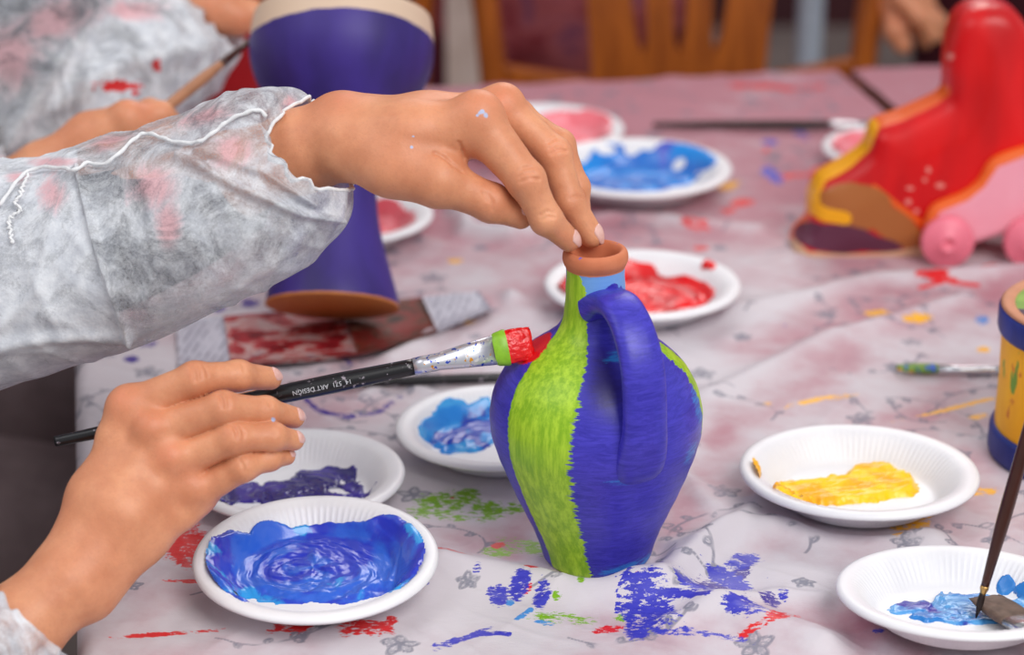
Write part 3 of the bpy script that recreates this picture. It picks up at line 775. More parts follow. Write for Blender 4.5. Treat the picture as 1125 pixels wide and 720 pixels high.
def PQ(t): return np.array(PZ(*t[:3]))
def pr(px, Z): return px/F*Z
def hand_field(spec, h):
    """spec: dict(arm=[(px,py,Z,rpx,flat?)...], palm=[(a,b,ra,rb)...], fingers=[[(px,py,Z,rpx)...]...])"""
    P = []
    for ch in [spec['arm']]+spec['palm']+spec['fingers']: P += [PQ(c) for c in ch]
    P = np.array(P); fl = Field(P.min(0)-.035, P.max(0)+.035, h)
    D = fl.new()
    def chain(D, ch, k, flat=None, k0=None):
        for i, (a, b) in enumerate(zip(ch, ch[1:])):
            fl.cone(D, PQ(a), PQ(b), pr(a[3], a[2]), pr(b[3], b[2]), (k0 if (i == 0 and k0 is not None) else k), flat)
    chain(D, spec['arm'], .010, spec.get('armflat'))
    for ch in spec['palm']: chain(D, ch, spec.get('palmk', .012))
    out = None
    for fi, ch in enumerate(spec['fingers']):
        T = fl.new()
        chain(T, ch, .0012)
        # knuckle fullness
        for j, c in enumerate(ch[1:-1]):
            fl.ball(T, PQ(c), pr(c[3], c[2])*1.03, .004)
        G = smin(D, T, .0075 if fi else spec.get('thumbk', .012))
        out = G if out is None else np.minimum(out, G)
    for (a, r, k) in spec.get('bumps', []):
        fl.ball(out, PQ(a), pr(r, a[2]), k)
    for (pl, r, off) in spec.get('creases', []):
        S = []
        for (x, y) in pl:
            hit = None
            for Zq in np.arange(1.20, 1.36, .0004):
                p = np.array(PZ(x, y, Zq)); i = np.round((p-fl.lo)/fl.h).astype(int)
                if (i >= 0).all() and (i < np.array(fl.n)).all() and out[tuple(i)] < 0: hit = np.array(PZ(x, y, Zq-off)); break
            if hit is not None: S.append(hit)
        for a, b in zip(S, S[1:]):
            if np.linalg.norm(a-b) < .012: fl.carve(out, a, b, r, .0012)
    return fl, out
def nail_patch(fin, nrm, w, L, r, back=.25):
    """curved nail near the end of a finger: fin = (previous joint, tip), nrm = dorsal direction"""
    a, b = PQ(fin[0]), PQ(fin[1]); t = (b-a)/np.linalg.norm(b-a)
    n = np.array(nrm, float); n -= t*(n@t); n /= np.linalg.norm(n); s = np.cross(t, n)
    V = []; nu, nv = 13, 15
    for i in range(nu):
        u = i/(nu-1)*2-1
        for j in range(nv):
            v = j/(nv-1)*2-1
            # squircle outline
            wu = u*(1-.12*abs(v)**3); ww = w*math.sqrt(max(0, 1-.30*abs(v)**6))*(.86 if v < -.8 else 1)
            ang = wu*ww/r
            along = (v*L/2*(1-.10*u*u)) + r*(1.0-back)
            rr = r*1.015+.00035-max(0, along-r*.35)**2/r*.33 + .0003*(1-u*u)
            V.append(b+t*(along-r*.62)+n*math.cos(ang)*rr+s*math.sin(ang)*rr)
    Vb = [p-n*.0012 for p in V]
    F1 = grid_faces(nu, nv).tolist(); N = nu*nv
    F2 = [[i+N for i in q[::-1]] for q in F1]
    ring = [j for j in range(nv)]+[i*nv+nv-1 for i in range(1, nu)]+[(nu-1)*nv+j for j in range(nv-2, -1, -1)]+[i*nv for i in range(nu-2, 0, -1)]
    F3 = [[ring[i], ring[(i+1) % len(ring)], ring[(i+1) % len(ring)]+N, ring[i]+N] for i in range(len(ring))]
    return V+Vb, F1+F2+F3
# ================================================================ child 1: both hands in front
def H(spec, h):
    fl, D = hand_field(spec, h); V, Q = surface_nets(D, fl.lo, h)
    red = np.zeros(len(V))
    for c, r, s in spec['red']:
        d = np.linalg.norm(V-PQ(c), axis=1)/pr(r, c[2]); red = np.maximum(red, s*np.exp(-d*d*1.3))
    return V, Q, red
handA = dict(
 arm=[(60, 262, 1.34, 50), (250, 195, 1.305, 46), (335, 165, 1.295, 43), (385, 152, 1.290, 42)],
 palm=[[(380, 148, 1.282, 38), (450, 150, 1.272, 38), (518, 140, 1.266, 28)],
       [(385, 140, 1.292, 33), (470, 134, 1.288, 30), (548, 120, 1.288, 21)],
       [(385, 140, 1.305, 32), (470, 136, 1.306, 28), (562, 130, 1.308, 19)],
       [(385, 148, 1.315, 30), (470, 150, 1.320, 26), (560, 146, 1.326, 18)],
       [(388, 165, 1.278, 34), (430, 183, 1.268, 30), (478, 198, 1.262, 27)],
       [(430, 175, 1.275, 30), (500, 158, 1.272, 20)]],
 palmk=.010, thumbk=.008,
 fingers=[[(440, 182, 1.266, 28), (484, 199, 1.262, 25.5), (540, 223, 1.268, 20.5), (572, 238, 1.273, 14)],
          [(500, 140, 1.268, 25), (524, 133, 1.266, 28), (578, 198, 1.258, 20.5), (600, 241, 1.262, 16.8), (625, 264, 1.272, 13)],
          [(530, 125, 1.285, 20), (552, 119, 1.288, 22.5), (609, 170, 1.283, 18.5), (626, 223, 1.283, 16.2), (650, 259, 1.287, 13.6)],
          [(545, 130, 1.305, 18), (566, 128, 1.308, 18), (614, 160, 1.305, 17), (633, 206, 1.303, 14), (638, 234, 1.305, 11.5)],
          [(545, 146, 1.325, 17), (566, 146, 1.326, 16), (602, 176, 1.322, 13.5), (616, 208, 1.318, 11.5), (620, 230, 1.318, 10)]],
 bumps=[((526, 124, 1.262, 1), 20, .010), ((553, 112, 1.286, 1), 15, .008), ((368, 128, 1.292, 1), 20, .012)],
 creases=[([(571, 194), (580, 189), (588, 190)], .0008, .0004), ([(572, 200), (582, 195), (592, 197)], .0009, .0005), ([(570, 188), (577, 184), (584, 184)], .0007, .0004), ([(594, 237), (602, 232), (609, 234)], .0007, .0004), ([(595, 242), (603, 238), (609, 239)], .0007, .0004),
          ([(604, 163), (612, 158), (620, 160)], .0008, .0004), ([(606, 169), (614, 164), (622, 166)], .0008, .0004), ([(602, 157), (610, 152)], .0007, .0004), ([(626, 219), (633, 215), (640, 217)], .0007, .0004), ([(478, 168), (488, 173), (498, 181), (508, 188)], .0011, .0003), ([(504, 157), (508, 166), (510, 174)], .0010, .0003), ([(536, 213), (541, 222), (541, 231)], .0007, .0005), ([(531, 212), (535, 220)], .0007, .0005)],
 red=[((525, 118, 1.26, 1), 32, 1), ((552, 108, 1.28, 1), 24, 1), ((370, 112, 1.28, 1), 40, .9), ((480, 112, 1.275, 1), 50, .5), ((578, 195, 1.25, 1), 20, .35), ((610, 165, 1.275, 1), 20, .4), ((545, 222, 1.25, 1), 26, .6), ((624, 262, 1.262, 1), 20, .4), ((440, 165, 1.25, 1), 60, .35)])
handB = dict(
 arm=[(-70, 775, 1.215, 52), (10, 700, 1.215, 49), (70, 645, 1.225, 45)],
 palm=[[(72, 628, 1.232, 32), (105, 545, 1.240, 28), (146, 460, 1.250, 23)],
       [(80, 632, 1.228, 34), (125, 555, 1.234, 30), (170, 480, 1.246, 23)],
       [(90, 640, 1.228, 34), (142, 570, 1.234, 29), (194, 512, 1.247, 22)],
       [(98, 648, 1.234, 32), (155, 590, 1.241, 27), (214, 546, 1.253, 20)],
       [(80, 630, 1.245, 34), (110, 560, 1.262, 30), (150, 500, 1.275, 24)]],
 palmk=.010, thumbk=.010,
 fingers=[[(110, 560, 1.265, 26), (150, 508, 1.285, 22), (225, 458, 1.302, 17), (288, 441, 1.300, 14)],
          [(130, 478, 1.247, 22), (146, 450, 1.249, 24.5), (214, 417, 1.242, 18.5), (262, 413, 1.254, 16), (297, 416, 1.272, 12.8)],
          [(160, 500, 1.243, 21), (172, 474, 1.245, 23), (245, 449, 1.236, 18), (292, 452, 1.250, 15.2), (323, 459, 1.266, 12)],
          [(180, 530, 1.244, 20), (193, 507, 1.246, 22), (256, 482, 1.236, 17.5), (300, 480, 1.244, 14.5), (323, 484, 1.256, 11.5)],
          [(200, 560, 1.250, 19), (215, 541, 1.252, 20), (267, 513, 1.241, 15.5), (296, 504, 1.250, 12.5), (315, 502, 1.260, 9.5)]],
 bumps=[((140, 447, 1.245, 1), 20, .008), ((165, 470, 1.236, 1), 17, .008), ((188, 502, 1.236, 1), 16, .008), ((212, 537, 1.243, 1), 15, .008)],
 creases=[([(210, 402), (214, 409), (215, 418)], .0008, .0004), ([(217, 401), (221, 408), (222, 416)], .0008, .0004), ([(224, 401), (228, 408), (228, 414)], .0007, .0004), ([(266, 400), (269, 408)], .0006, .0004), ([(240, 433), (244, 440), (245, 448)], .0008, .0004), ([(248, 432), (252, 440), (252, 448)], .0008, .0004),
          ([(256, 468), (260, 475), (261, 483)], .0008, .0004), ([(264, 468), (268, 476), (268, 483)], .0008, .0004), ([(263, 505), (267, 512), (268, 518)], .0007, .0004), ([(294, 438), (297, 446)], .0006, .0004), ([(300, 471), (303, 479)], .0006, .0004)],
 red=[((138, 440, 1.24, 1), 26, 1), ((160, 463, 1.23, 1), 24, 1), ((182, 500, 1.23, 1), 22, .8), ((208, 530, 1.23, 1), 26, .7), ((60, 560, 1.23, 1), 40, .5), ((215, 408, 1.23, 1), 18, .4), ((245, 440, 1.23, 1), 18, .4), ((258, 474, 1.23, 1), 18, .4), ((100, 600, 1.21, 1), 60, .3)])
HRES = .0008
VA, QA, RA = H(handA, HRES); VB, QB, RB = H(handB, HRES)

# the rest of the body: torso, shoulders, upper arms, head; the gown covers it
def body_field(bx, by, zb, lean, scale, elbowA, wristA, elbowB, wristB, h=.008, legs=None):
    """child seated at (bx,by), facing +x; left arm (A) on the far side"""
    S = scale
    hip = np.array([bx, by, zb]); chest = hip+np.array([lean*.5, 0, .27*S]); neck = hip+np.array([lean, 0, .42*S]); head = neck+np.array([.045, 0, .15*S])
    shA = neck+np.array([-.01, .135*S, -.045]); shB = neck+np.array([-.01, -.135*S, -.045])
    pts = np.array([hip, head+.1, shA, shB, elbowA, wristA, elbowB, wristB]+([l for L in legs for l in L] if legs else []))
    fl = Field(pts.min(0)-.16, pts.max(0)+.16, h); D = fl.new()
    X = (1, 0, 0)
    fl.cone(D, hip, chest, .125*S, .12*S, .04, (X, .75), pad=.06); fl.cone(D, chest, neck-np.array([0, 0, .06]), .12*S, .085*S, .05, (X, .75), pad=.06)
    fl.cone(D, neck-np.array([0, 0, .06]), neck+np.array([.015, 0, .05]), .046*S, .044*S, .03)
    fl.cone(D, head+np.array([0, 0, .03]), head+np.array([.012, 0, -.045]), .088*S, .062*S, .02)
    fl.ball(D, head+np.array([.088*S, 0, -.018]), .012, .012); 
    for sg in (-1, 1): fl.ball(D, head+np.array([-.005, sg*.086*S, -.015]), .018, .010)
    for sh, el, wr in ((shA, elbowA, wristA), (shB, elbowB, wristB)):
        fl.cone(D, chest+np.array([0, 0, .09*S]), sh, .07*S, .052*S, .05); fl.cone(D, sh, el, .046*S, .036*S, .02); fl.cone(D, el, wr, .036*S, .024*S, .02)
    if legs:
        for L in legs:
            for i, (a, b) in enumerate(zip(L, L[1:])): fl.cone(D, a, b, [.075, .052, .034][i]*S, [.052, .034, .03][i]*S, .03)
    V, Q = surface_nets(D, fl.lo, h)
    return V, Q, dict(hip=hip, chest=chest, neck=neck, head=head, shA=shA, shB=shB)
elA = np.array(PZ(-130, 345, 1.37)); wrA = np.array(PZ(60, 262, 1.34)); elB = np.array(PZ(-190, 880, 1.215)); wrB = np.array(PZ(-70, 775, 1.215))
B1X, B1Y = -.70, 1.17
legs1 = [[np.array([B1X+.02, B1Y+sg*.08, .50]), np.array([B1X+.36, B1Y+sg*.10, .50]), np.array([B1X+.38, B1Y+sg*.10, .10]), np.array([B1X+.50, B1Y+sg*.11, .045])] for sg in (-1, 1)]
VT, QT, J1 = body_field(B1X, B1Y, .52, .05, .95, elA, wrA, elB, wrB, legs=legs1)
c1 = empty('person', (B1X, B1Y, 0), 'child in white gown pressing the blue jug and holding the red-tipped brush', 'person')
Vall = np.concatenate([VT, VA, VB]); Qall = np.concatenate([QT, QA+len(VT), QB+len(VT)+len(VA)])
bd = mesh_obj('body', Vall, Qall, M_skin, c1, world=True)
rd = np.concatenate([np.zeros(len(VT)), RA, RB]); fx, fy = project(Vall[:, 0], Vall[:, 1], Vall[:, 2]-TZ); nf = fbm(Vall[:, 0]*400, Vall[:, 1]*400, Vall[:, 2]*400, 2)
fleck = np.zeros(len(rd))
for (x_, y_, r_) in ((528, 123, 4.5), (534, 127, 4), (524, 127, 3), (454, 150, 2), (452, 162, 2.2), (300, 461, 3)): fleck = np.maximum(fleck, (1.3-np.hypot(fx-x_, fy-y_)/r_)+nf*.8)
fleck[:len(VT)] = 0; fleck[RA.shape[0]*0+len(VT):][Vall[len(VT):, 1] > 1.33] = 0
fattr(bd, 'skin', np.stack([rd, np.clip(fleck, 0, 1), rd*0, rd*0+1], -1))
UPV = np.array([0, SP, CP]); TOC = -np.array([0, CP, -SP])       # towards the camera
RT = np.array([1, 0, 0])
def nail(parent, spec, fi, nrm, wpx, lpx, lbl=None, back=.25):
    f = spec['fingers'][fi]; Z = f[-1][2]
    o = mesh_obj('fingernail', *nail_patch((f[-2], f[-1]), nrm, pr(wpx, Z), pr(lpx, Z), pr(f[-1][3], Z), back), M_nail, parent, world=True)
    return o
nail(c1, handA, 1, .55*UPV+.75*TOC+.25*RT, 9, 20, back=.15)
nail(c1, handA, 2, .70*UPV+.55*TOC+.35*RT, 9.5, 22, back=.15)
nail(c1, handA, 0, .55*UPV+.6*TOC+.6*RT, 9, 18)
nail(c1, handB, 1, .45*UPV+.85*TOC+.1*RT, 9, 20, back=.1)
nail(c1, handB, 2, .45*UPV+.85*TOC+.1*RT, 8.5, 18, back=.1)
nail(c1, handB, 3, .45*UPV+.85*TOC+.1*RT, 8, 17, back=.1)
nail(c1, handB, 4, .45*UPV+.85*TOC+.1*RT, 6, 12, back=.1)
# ================================================================ gowns
def gown_material():
    m = NT('white_nonwoven_gown', .7, .25)
    layer, pinkk, red, dark = m.attr('gown')
    co = m.coord()
    fib = m.noise(m.coord((1, 1, 1), rot=(.3, .5, .2)), 520, 4, .7, 1.2); dots = m.n.new('ShaderNodeTexVoronoi'); dots.inputs['Scale'].default_value = 560; m.L(co, dots.inputs['Vector']); dots = dots.outputs['Distance']
    cl = m.noise(co, 26, 6, .72, 1.2); cl2 = m.noise(co, 90, 4, .65)
    col = m.mix(m.step(cl2, .3, .7), (196, 199, 207), (226, 228, 233))
    pk = m.math('MULTIPLY', m.step(m.math('ADD', pinkk, m.math('MULTIPLY', m.math('SUBTRACT', cl, .5), 1.6)), .25, .9), .75)
    col = m.mix(pk, col, (226, 164, 170))
    rn = m.noise(m.coord((1, 1, 2)), 120, 4, .7)
    col = m.mix(m.step(m.math('ADD', red, m.math('MULTIPLY', m.math('SUBTRACT', rn, .5), 1.8)), .25, .35), col, (214, 44, 46))
    m.color(col)
    al = m.math('ADD', m.math('MULTIPLY', m.step(cl, .36, .62), .46), m.math('MULTIPLY', m.step(fib, .3, .7), .22))
    al = m.math('ADD', m.math('ADD', al, .24), m.math('MULTIPLY', layer, .35), clamp=True)
    m.set('Alpha', al)
    nb = m.bump(dots, .25, .0004); nb = m.bump(cl2, .35, .0012, nb); m.normal(nb)
    # thin cloth lets a little light through
    tr = m.n.new('ShaderNodeBsdfTranslucent'); m.L(col, tr.inputs['Color'])
    mx = m.n.new('ShaderNodeMixShader'); mx.inputs[0].default_value = .18
    return m.m
M_gown = gown_material()
M_cord = simple('white_elastic', (228, 228, 230), .7, scale=400, bump=.4)
M_sweater = NT('dark_sweater', .9, .2); _f = M_sweater.noise(M_sweater.coord(), 30, 5, .65); M_sweater.color(M_sweater.ramp(_f, [(.35, (40, 42, 52)), (.65, (96, 92, 100))])); M_sweater = M_sweater.m
M_trouser = NT('dark_trousers', .9, .15); _f = M_trouser.noise(M_trouser.coord(), 12, 5, .6); M_trouser.color(M_trouser.ramp(_f, [(.35, (118, 102, 104)), (.65, (150, 132, 134))])); M_trouser = M_trouser.m
M_hair = NT('dark_hair', .5, .4); _f = M_hair.noise(M_hair.coord((1, 1, .2)), 300, 4); M_hair.color(M_hair.ramp(_f, [(.3, (26, 18, 14)), (.7, (58, 40, 30))])); M_hair = M_hair.m

def sleeve(parent, stations, ridges, nS=150, nT=150, amp=.004, seed=0, layer=None, pink=(), red=(), name='sleeve', gather=0.0, fill=.5):
    """stations: [(top, near, bottom, far)], each (px,py,Z); ridges: image polylines (points, height m, half width px)"""
    st = np.array([[list(PZ(*p)) for p in s] for s in stations])           # S,4,3
    # resample along the sleeve
    ns = len(st); flat = st.reshape(ns, -1); sp_ = spline([tuple(r) for r in flat], 24)
    sp_ = np.array(sp_); ii = np.linspace(0, len(sp_)-1, nS); lo = np.floor(ii).astype(int); hi = np.minimum(lo+1, len(sp_)-1); fr = (ii-lo)[:, None]
    R = (sp_[lo]*(1-fr)+sp_[hi]*fr).reshape(nS, 4, 3)
    T, N, B, Fr = R[:, 0], R[:, 1], R[:, 2], R[:, 3]
    th = np.arange(nT)*2*PI/nT; c = np.cos(th)[None, :, None]; s = np.sin(th)[None, :, None]; c2 = np.cos(2*th)[None, :, None]
    P = (T+N+B+Fr)[:, None]/4 + (T-B)[:, None]/2*c + (N-Fr)[:, None]/2*s + ((T+B)-(N+Fr))[:, None]/4*c2
    def normals(P):
        du = np.gradient(P, axis=0); dv = (np.roll(P, -1, 1)-np.roll(P, 1, 1))
        n = np.cross(dv, du); n /= np.linalg.norm(n, axis=2, keepdims=True)+1e-12
        C = P.mean(1, keepdims=True); sg = np.sign(((P-C)*n).sum(2).mean()); return n*sg
    Nn = normals(P)
    X, Y, Z = P[..., 0], P[..., 1], P[..., 2]
    d = np.zeros(X.shape)
    u = np.linspace(0, 1, nS)[:, None]; tt = th[None, :]
    q1 = vnoise(X*16+seed+6*(Z), Z*22+3, Y*12); d += amp*(1-np.abs(q1))**4
    q2 = vnoise((X+Z)*34+seed, (Z-X)*16, Y*20+5); d += amp*.55*(1-np.abs(q2))**4
    d += amp*.9*fbm(X*20, Y*20, Z*20+seed, 3)
    d -= amp*1.0
    px, py = project(X, Y, Z-TZ)
    front = sstep(-.1, .25, np.sin(th))[None, :]
    for pts, hh, ww in ridges:
        best = np.zeros(X.shape)
        for a, b in zip(pts, pts[1:]):
            dd, _ = seg_d(px, py, a[0], a[1], b[0], b[1]); best = np.maximum(best, np.exp(-(dd/ww)**2*2))
        d += hh*best*front
    if gather: # pleats radiating back from the gathered cuff
        g = sstep(.72, 1.0, u); d += gather*g*(np.sin(tt*11+2*np.sin(u*9+tt*2))*.5+.5*np.sin(tt*17+seed))
    edge = sstep(0, .02, 1-u)
    P = P+Nn*d[..., None]
    V = P.reshape(-1, 3)
    o = mesh_obj(name, V, grid_faces(nS, nT, False, True), M_gown, parent, world=True)
    px, py = project(V[:, 0], V[:, 1], V[:, 2]-TZ)
    def el(lst):
        f_ = np.full(len(px), -1.0)
        for (bx, by, rx, ry, an) in lst:
            a = math.radians(an); f_ = np.maximum(f_, 1-np.hypot(((px-bx)*math.cos(a)+(py-by)*math.sin(a))/rx, (-(px-bx)*math.sin(a)+(py-by)*math.cos(a))/ry))
        return f_
    L = np.zeros(len(px)) if layer is None else layer(px, py)
    isf = np.repeat(front, nS, 0).reshape(-1)
    fattr(o, 'gown', np.stack([L, np.where(isf > .2, el(pink), -1) if pink else L*0-1, np.where(isf > .2, el(red), -1) if red else L*0-1, L*0], -1))
    return o, P
def inner_arm(parent, chain, name, mat):
    V, Fc = tube([PZ(*c[:3]) for c in spline([c[:4] for c in chain], 4)], [pr(c[3], c[2]) for c in spline([c[:4] for c in chain], 4)], 24)
    return mesh_obj(name, V, Fc, mat, parent, world=True)

def garments(parent, J, sc_, elA, elB, seed, gownmat=M_gown, elbows=True, top='gown', legs=None):
    """torso cover, trousers and hair around the body's joints"""
    pts = np.array([J['hip']-.1, J['neck']+.06, J['shA'], J['shB'], elA, elB])
    fl = Field(pts.min(0)-.2, pts.max(0)+.2, .009); D = fl.new(); X = (1, 0, 0)
    dn = np.array([0, 0, .06])
    fl.cone(D, J['hip']-dn, J['chest'], .175*sc_, .145*sc_, .04, (X, .8), pad=.08); fl.cone(D, J['chest'], J['neck']-dn*1.1, .145*sc_, .09*sc_, .05, (X, .8), pad=.08)
    for sh, el in ((J['shA'], elA), (J['shB'], elB)):
        fl.cone(D, J['chest']+np.array([0, 0, .09*sc_]), sh, .08*sc_, .066*sc_, .05)
        if elbows: fl.cone(D, sh, el, .066*sc_, .062*sc_, .03)
    V, Q = surface_nets(D, fl.lo, .009)
    n = fbm(V[:, 0]*14, V[:, 1]*14, V[:, 2]*9+seed, 3)
    c_ = V.mean(0); dirv = V-c_; dirv /= np.linalg.norm(dirv, axis=1)[:, None]; V = V+dirv*(n*.014)[:, None]
    o = mesh_obj(top, V, Q, gownmat, parent, world=True)
    L = np.zeros(len(V)); fattr(o, 'gown', np.stack([L+.35, L-.1+.3*n, L-1, L], -1))
    if legs:
        pts = np.array([l for Lg in legs for l in Lg]+[J['hip']]); fl = Field(pts.min(0)-.14, pts.max(0)+.14, .009); D = fl.new()
        fl.cone(D, J['hip'], J['hip']+dn, .145*sc_, .14*sc_, .03)
        for Lg in legs:
            fl.cone(D, Lg[0], Lg[1], .092*sc_, .070*sc_, .03); fl.cone(D, Lg[1], Lg[2], .068*sc_, .052*sc_, .03)
        V, Q = surface_nets(D, fl.lo, .009); n = fbm(V[:, 0]*18, V[:, 1]*18, V[:, 2]*18+seed, 3); V[:, 2] += n*.008
        mesh_obj('trousers', V, Q, M_trouser, parent, world=True)
        for Lg in legs:
            a, b = Lg[2], Lg[3]
            fl = Field(np.minimum(a, b)-.08, np.maximum(a, b)+.08, .006); D = fl.new()
            fl.cone(D, a-np.array([.02, 0, .04]), b+np.array([.03, 0, 0]), .042, .036, .02)
            V, Q = surface_nets(D, fl.lo, .006); V[:, 2] = np.maximum(V[:, 2], .002)
            mesh_obj('shoe', V, Q, M_sweater, parent, world=True)
    h = J['head']; fl = Field(h-.16, h+.18, .006); D = fl.new()
    fl.cone(D, h+np.array([-.012, 0, .045]), h+np.array([-.03, 0, -.02]), .096*sc_, .084*sc_, .02)
    fl.carve(D, h+np.array([.10, -.03, -.03]), h+np.array([.10, .03, -.05]), .082, .01)
    V, Q = surface_nets(D, fl.lo, .006); mesh_obj('hair', V, Q, M_hair, parent, world=True)
garments(c1, J1, .95, elA, elB, 3, legs=legs1)

def layerA(px, py):
    # doubled panel on the left, its edge running down the sleeve
    xe = np.interp(py, [170, 200, 260, 330, 372, 430], [84, 84, 98, 122, 138, 150])
    return 1.1*sstep(2, -1, px-xe)*sstep(150, 175, py)
stA = [((-260, 150, 1.44), (-250, 300, 1.33), (-240, 540, 1.40), (-250, 300, 1.52)),
       ((-120, 160, 1.41), (-110, 300, 1.29), (-100, 462, 1.37), (-110, 300, 1.47)),
       ((2, 176, 1.375), (10, 290, 1.272), (22, 424, 1.34), (0, 290, 1.44)),
       ((78, 160, 1.350), (90, 270, 1.256), (112, 396, 1.318), (80, 280, 1.41)),
       ((150, 138, 1.330), (170, 240, 1.246), (198, 364, 1.302), (160, 250, 1.385)),
       ((215, 114, 1.320), (235, 210, 1.243), (288, 326, 1.292), (230, 230, 1.365)),
       ((275, 99, 1.315), (278, 165, 1.246), (348, 284, 1.283), (290, 200, 1.355)),
       ((318, 97, 1.312), (296, 150, 1.250), (382, 240, 1.278), (330, 190, 1.345)),
       ((340, 108, 1.312), (302, 166, 1.256), (387, 208, 1.282), (354, 160, 1.335))]
rdA = [([(86, 185), (102, 260), (140, 372)], .0050, 5), ([(195, 170), (260, 205), (330, 235), (372, 240)], .0060, 7), ([(215, 165), (290, 190), (345, 225)], .0045, 5),
       ([(110, 160), (160, 200), (172, 290), (160, 330)], .002, 9), ([(0, 380), (60, 372), (140, 372)], .003, 9), ([(240, 330), (300, 290), (360, 240)], .002, 10), ([(250, 130), (296, 120)], .002, 6),
       ([(60, 240), (40, 320), (0, 360)], .002, 10), ([(200, 250), (240, 300), (220, 340)], .002, 12)]
slA, PA = sleeve(c1, stA, rdA, 220, 180, .0026, 1, layerA, pink=[(165, 205, 50, 40, 0), (255, 165, 45, 30, -20), (185, 250, 26, 50, 0), (60, 215, 30, 40, 0), (320, 120, 20, 30, 0), (120, 156, 50, 16, -20), (225, 128, 60, 18, -14), (60, 178, 50, 10, 0), (20, 195, 26, 14, 0)], gather=.0030)
inner_arm(c1, [(-250, 330, 1.42, 95), (-100, 320, 1.385, 95), (20, 295, 1.355, 88), (110, 268, 1.335, 78), (190, 240, 1.320, 66), (262, 203, 1.305, 54)], 'sweater_sleeve', M_sweater)
# elastic seam along the sleeve, ending at the cuff; cord with knotted end at the left
def on_sleeve(P, pts, off=.0010):
    """drop image points onto the front of a sleeve surface"""
    V = P.reshape(-1, 3); px, py = project(V[:, 0], V[:, 1], V[:, 2]-TZ); Zc = V[:, 1]*CP-(V[:, 2]-TZ-CH)*SP
    out = []
    for (x, y) in pts:
        d = np.hypot(px-x, py-y); k = np.where(d < max(7, d.min()+2))[0]; out.append(PZ(x, y, Zc[k].min()-off))
    return out
seam = [(0, 226), (14, 205), (28, 190), (46, 184), (70, 185), (82, 187), (96, 179), (112, 181), (128, 171), (146, 154), (158, 147), (172, 149), (188, 155), (208, 157), (222, 154), (238, 143), (252, 132), (270, 124), (284, 121), (293, 128)]
sp_ = [tuple(p) for p in spline([tuple(p) for p in on_sleeve(PA, seam)], 6)]
sp_ = [Vector(p)+Vector((0, 0, .0003*math.sin(i*1.1))) for i, p in enumerate(sp_)]
mesh_obj('elastic_seam', *tube(sp_, [.0011+.00018*math.sin(i*1.3) for i in range(len(sp_))], 10), M_cord, c1, world=True)
cord = on_sleeve(PA, [(30, 192), (26, 204), (22, 214), (17, 222), (22, 230), (16, 236), (9, 244), (12, 256), (14, 268)], .0016)
cp_ = [Vector(p)+Vector((.0010*math.sin(i*2.2), 0, .0010*math.cos(i*1.7))) for i, p in enumerate(spline([tuple(p) for p in cord], 6))]
mesh_obj('loose_thread', *tube(cp_, .0009, 8), M_cord, c1, world=True)
# rolled hem around the cuff
hem = PA[-2]; hp = [Vector(tuple(hem[i])) for i in range(0, hem.shape[0], 3)]; hp.append(hp[0])
mesh_obj('cuff_hem', *tube(hp, .0011, 8, False), M_cord, c1, world=True)
# lower sleeve of the near arm
stB = [((-330, 860, 1.21), (-290, 960, 1.12), (-200, 1120, 1.21), (-290, 960, 1.30)), ((-190, 745, 1.21), (-130, 820, 1.13), (-60, 930, 1.21), (-130, 820, 1.285)), ((-90, 672, 1.21), (-55, 745, 1.145), (10, 840, 1.21), (-50, 740, 1.275)),
       ((-35, 640, 1.212), (-2, 700, 1.158), (58, 772, 1.212), (5, 700, 1.265)), ((-4, 640, 1.215), (30, 680, 1.168), (84, 728, 1.215), (40, 690, 1.258))]
slB, PB = sleeve(c1, stB, [([(0, 650), (20, 700), (30, 725)], .003, 8), ([(20, 670), (60, 720)], .002, 6)], 110, 130, .003, 5, lambda x, y: x*0+.3, gather=.0025)
inner_arm(c1, [(-240, 930, 1.215, 90), (-120, 830, 1.215, 72), (-40, 752, 1.215, 56)], 'sweater_sleeve', M_sweater)

# ================================================================ child 2, further back: one hand on the tall vase, one with a brush
handC = dict(  # lower hand, with the brush, half hidden by the near sleeve
 arm=[(-120, 300, 1.60, 46), (-20, 235, 1.605, 42), (45, 195, 1.61, 36)],
 palm=[[(50, 185, 1.60, 28), (100, 150, 1.595, 24), (140, 134, 1.59, 18)], [(55, 195, 1.605, 28), (105, 168, 1.60, 24), (146, 150, 1.595, 18)], [(60, 205, 1.61, 27), (108, 185, 1.61, 22), (146, 168, 1.605, 17)], [(60, 180, 1.62, 26), (100, 150, 1.63, 22), (130, 140, 1.64, 18)]],
 palmk=.012, fingers=[[(100, 150, 1.63, 18), (135, 132, 1.645, 16), (165, 122, 1.64, 13), (186, 128, 1.632, 10)], [(120, 142, 1.59, 18), (142, 132, 1.59, 18), (176, 126, 1.60, 14), (196, 142, 1.612, 12), (190, 156, 1.62, 10)], [(126, 158, 1.595, 17), (148, 148, 1.595, 17), (184, 150, 1.60, 14), (196, 168, 1.612, 11), (186, 180, 1.62, 10)], [(126, 172, 1.605, 16), (148, 166, 1.605, 16), (178, 172, 1.608, 13), (186, 188, 1.618, 11), (176, 198, 1.62, 9)]],
 bumps=[((138, 126, 1.585, 1), 13, .008)], red=[((150, 122, 1.59, 1), 26, 1), ((80, 150, 1.59, 1), 40, .5)])
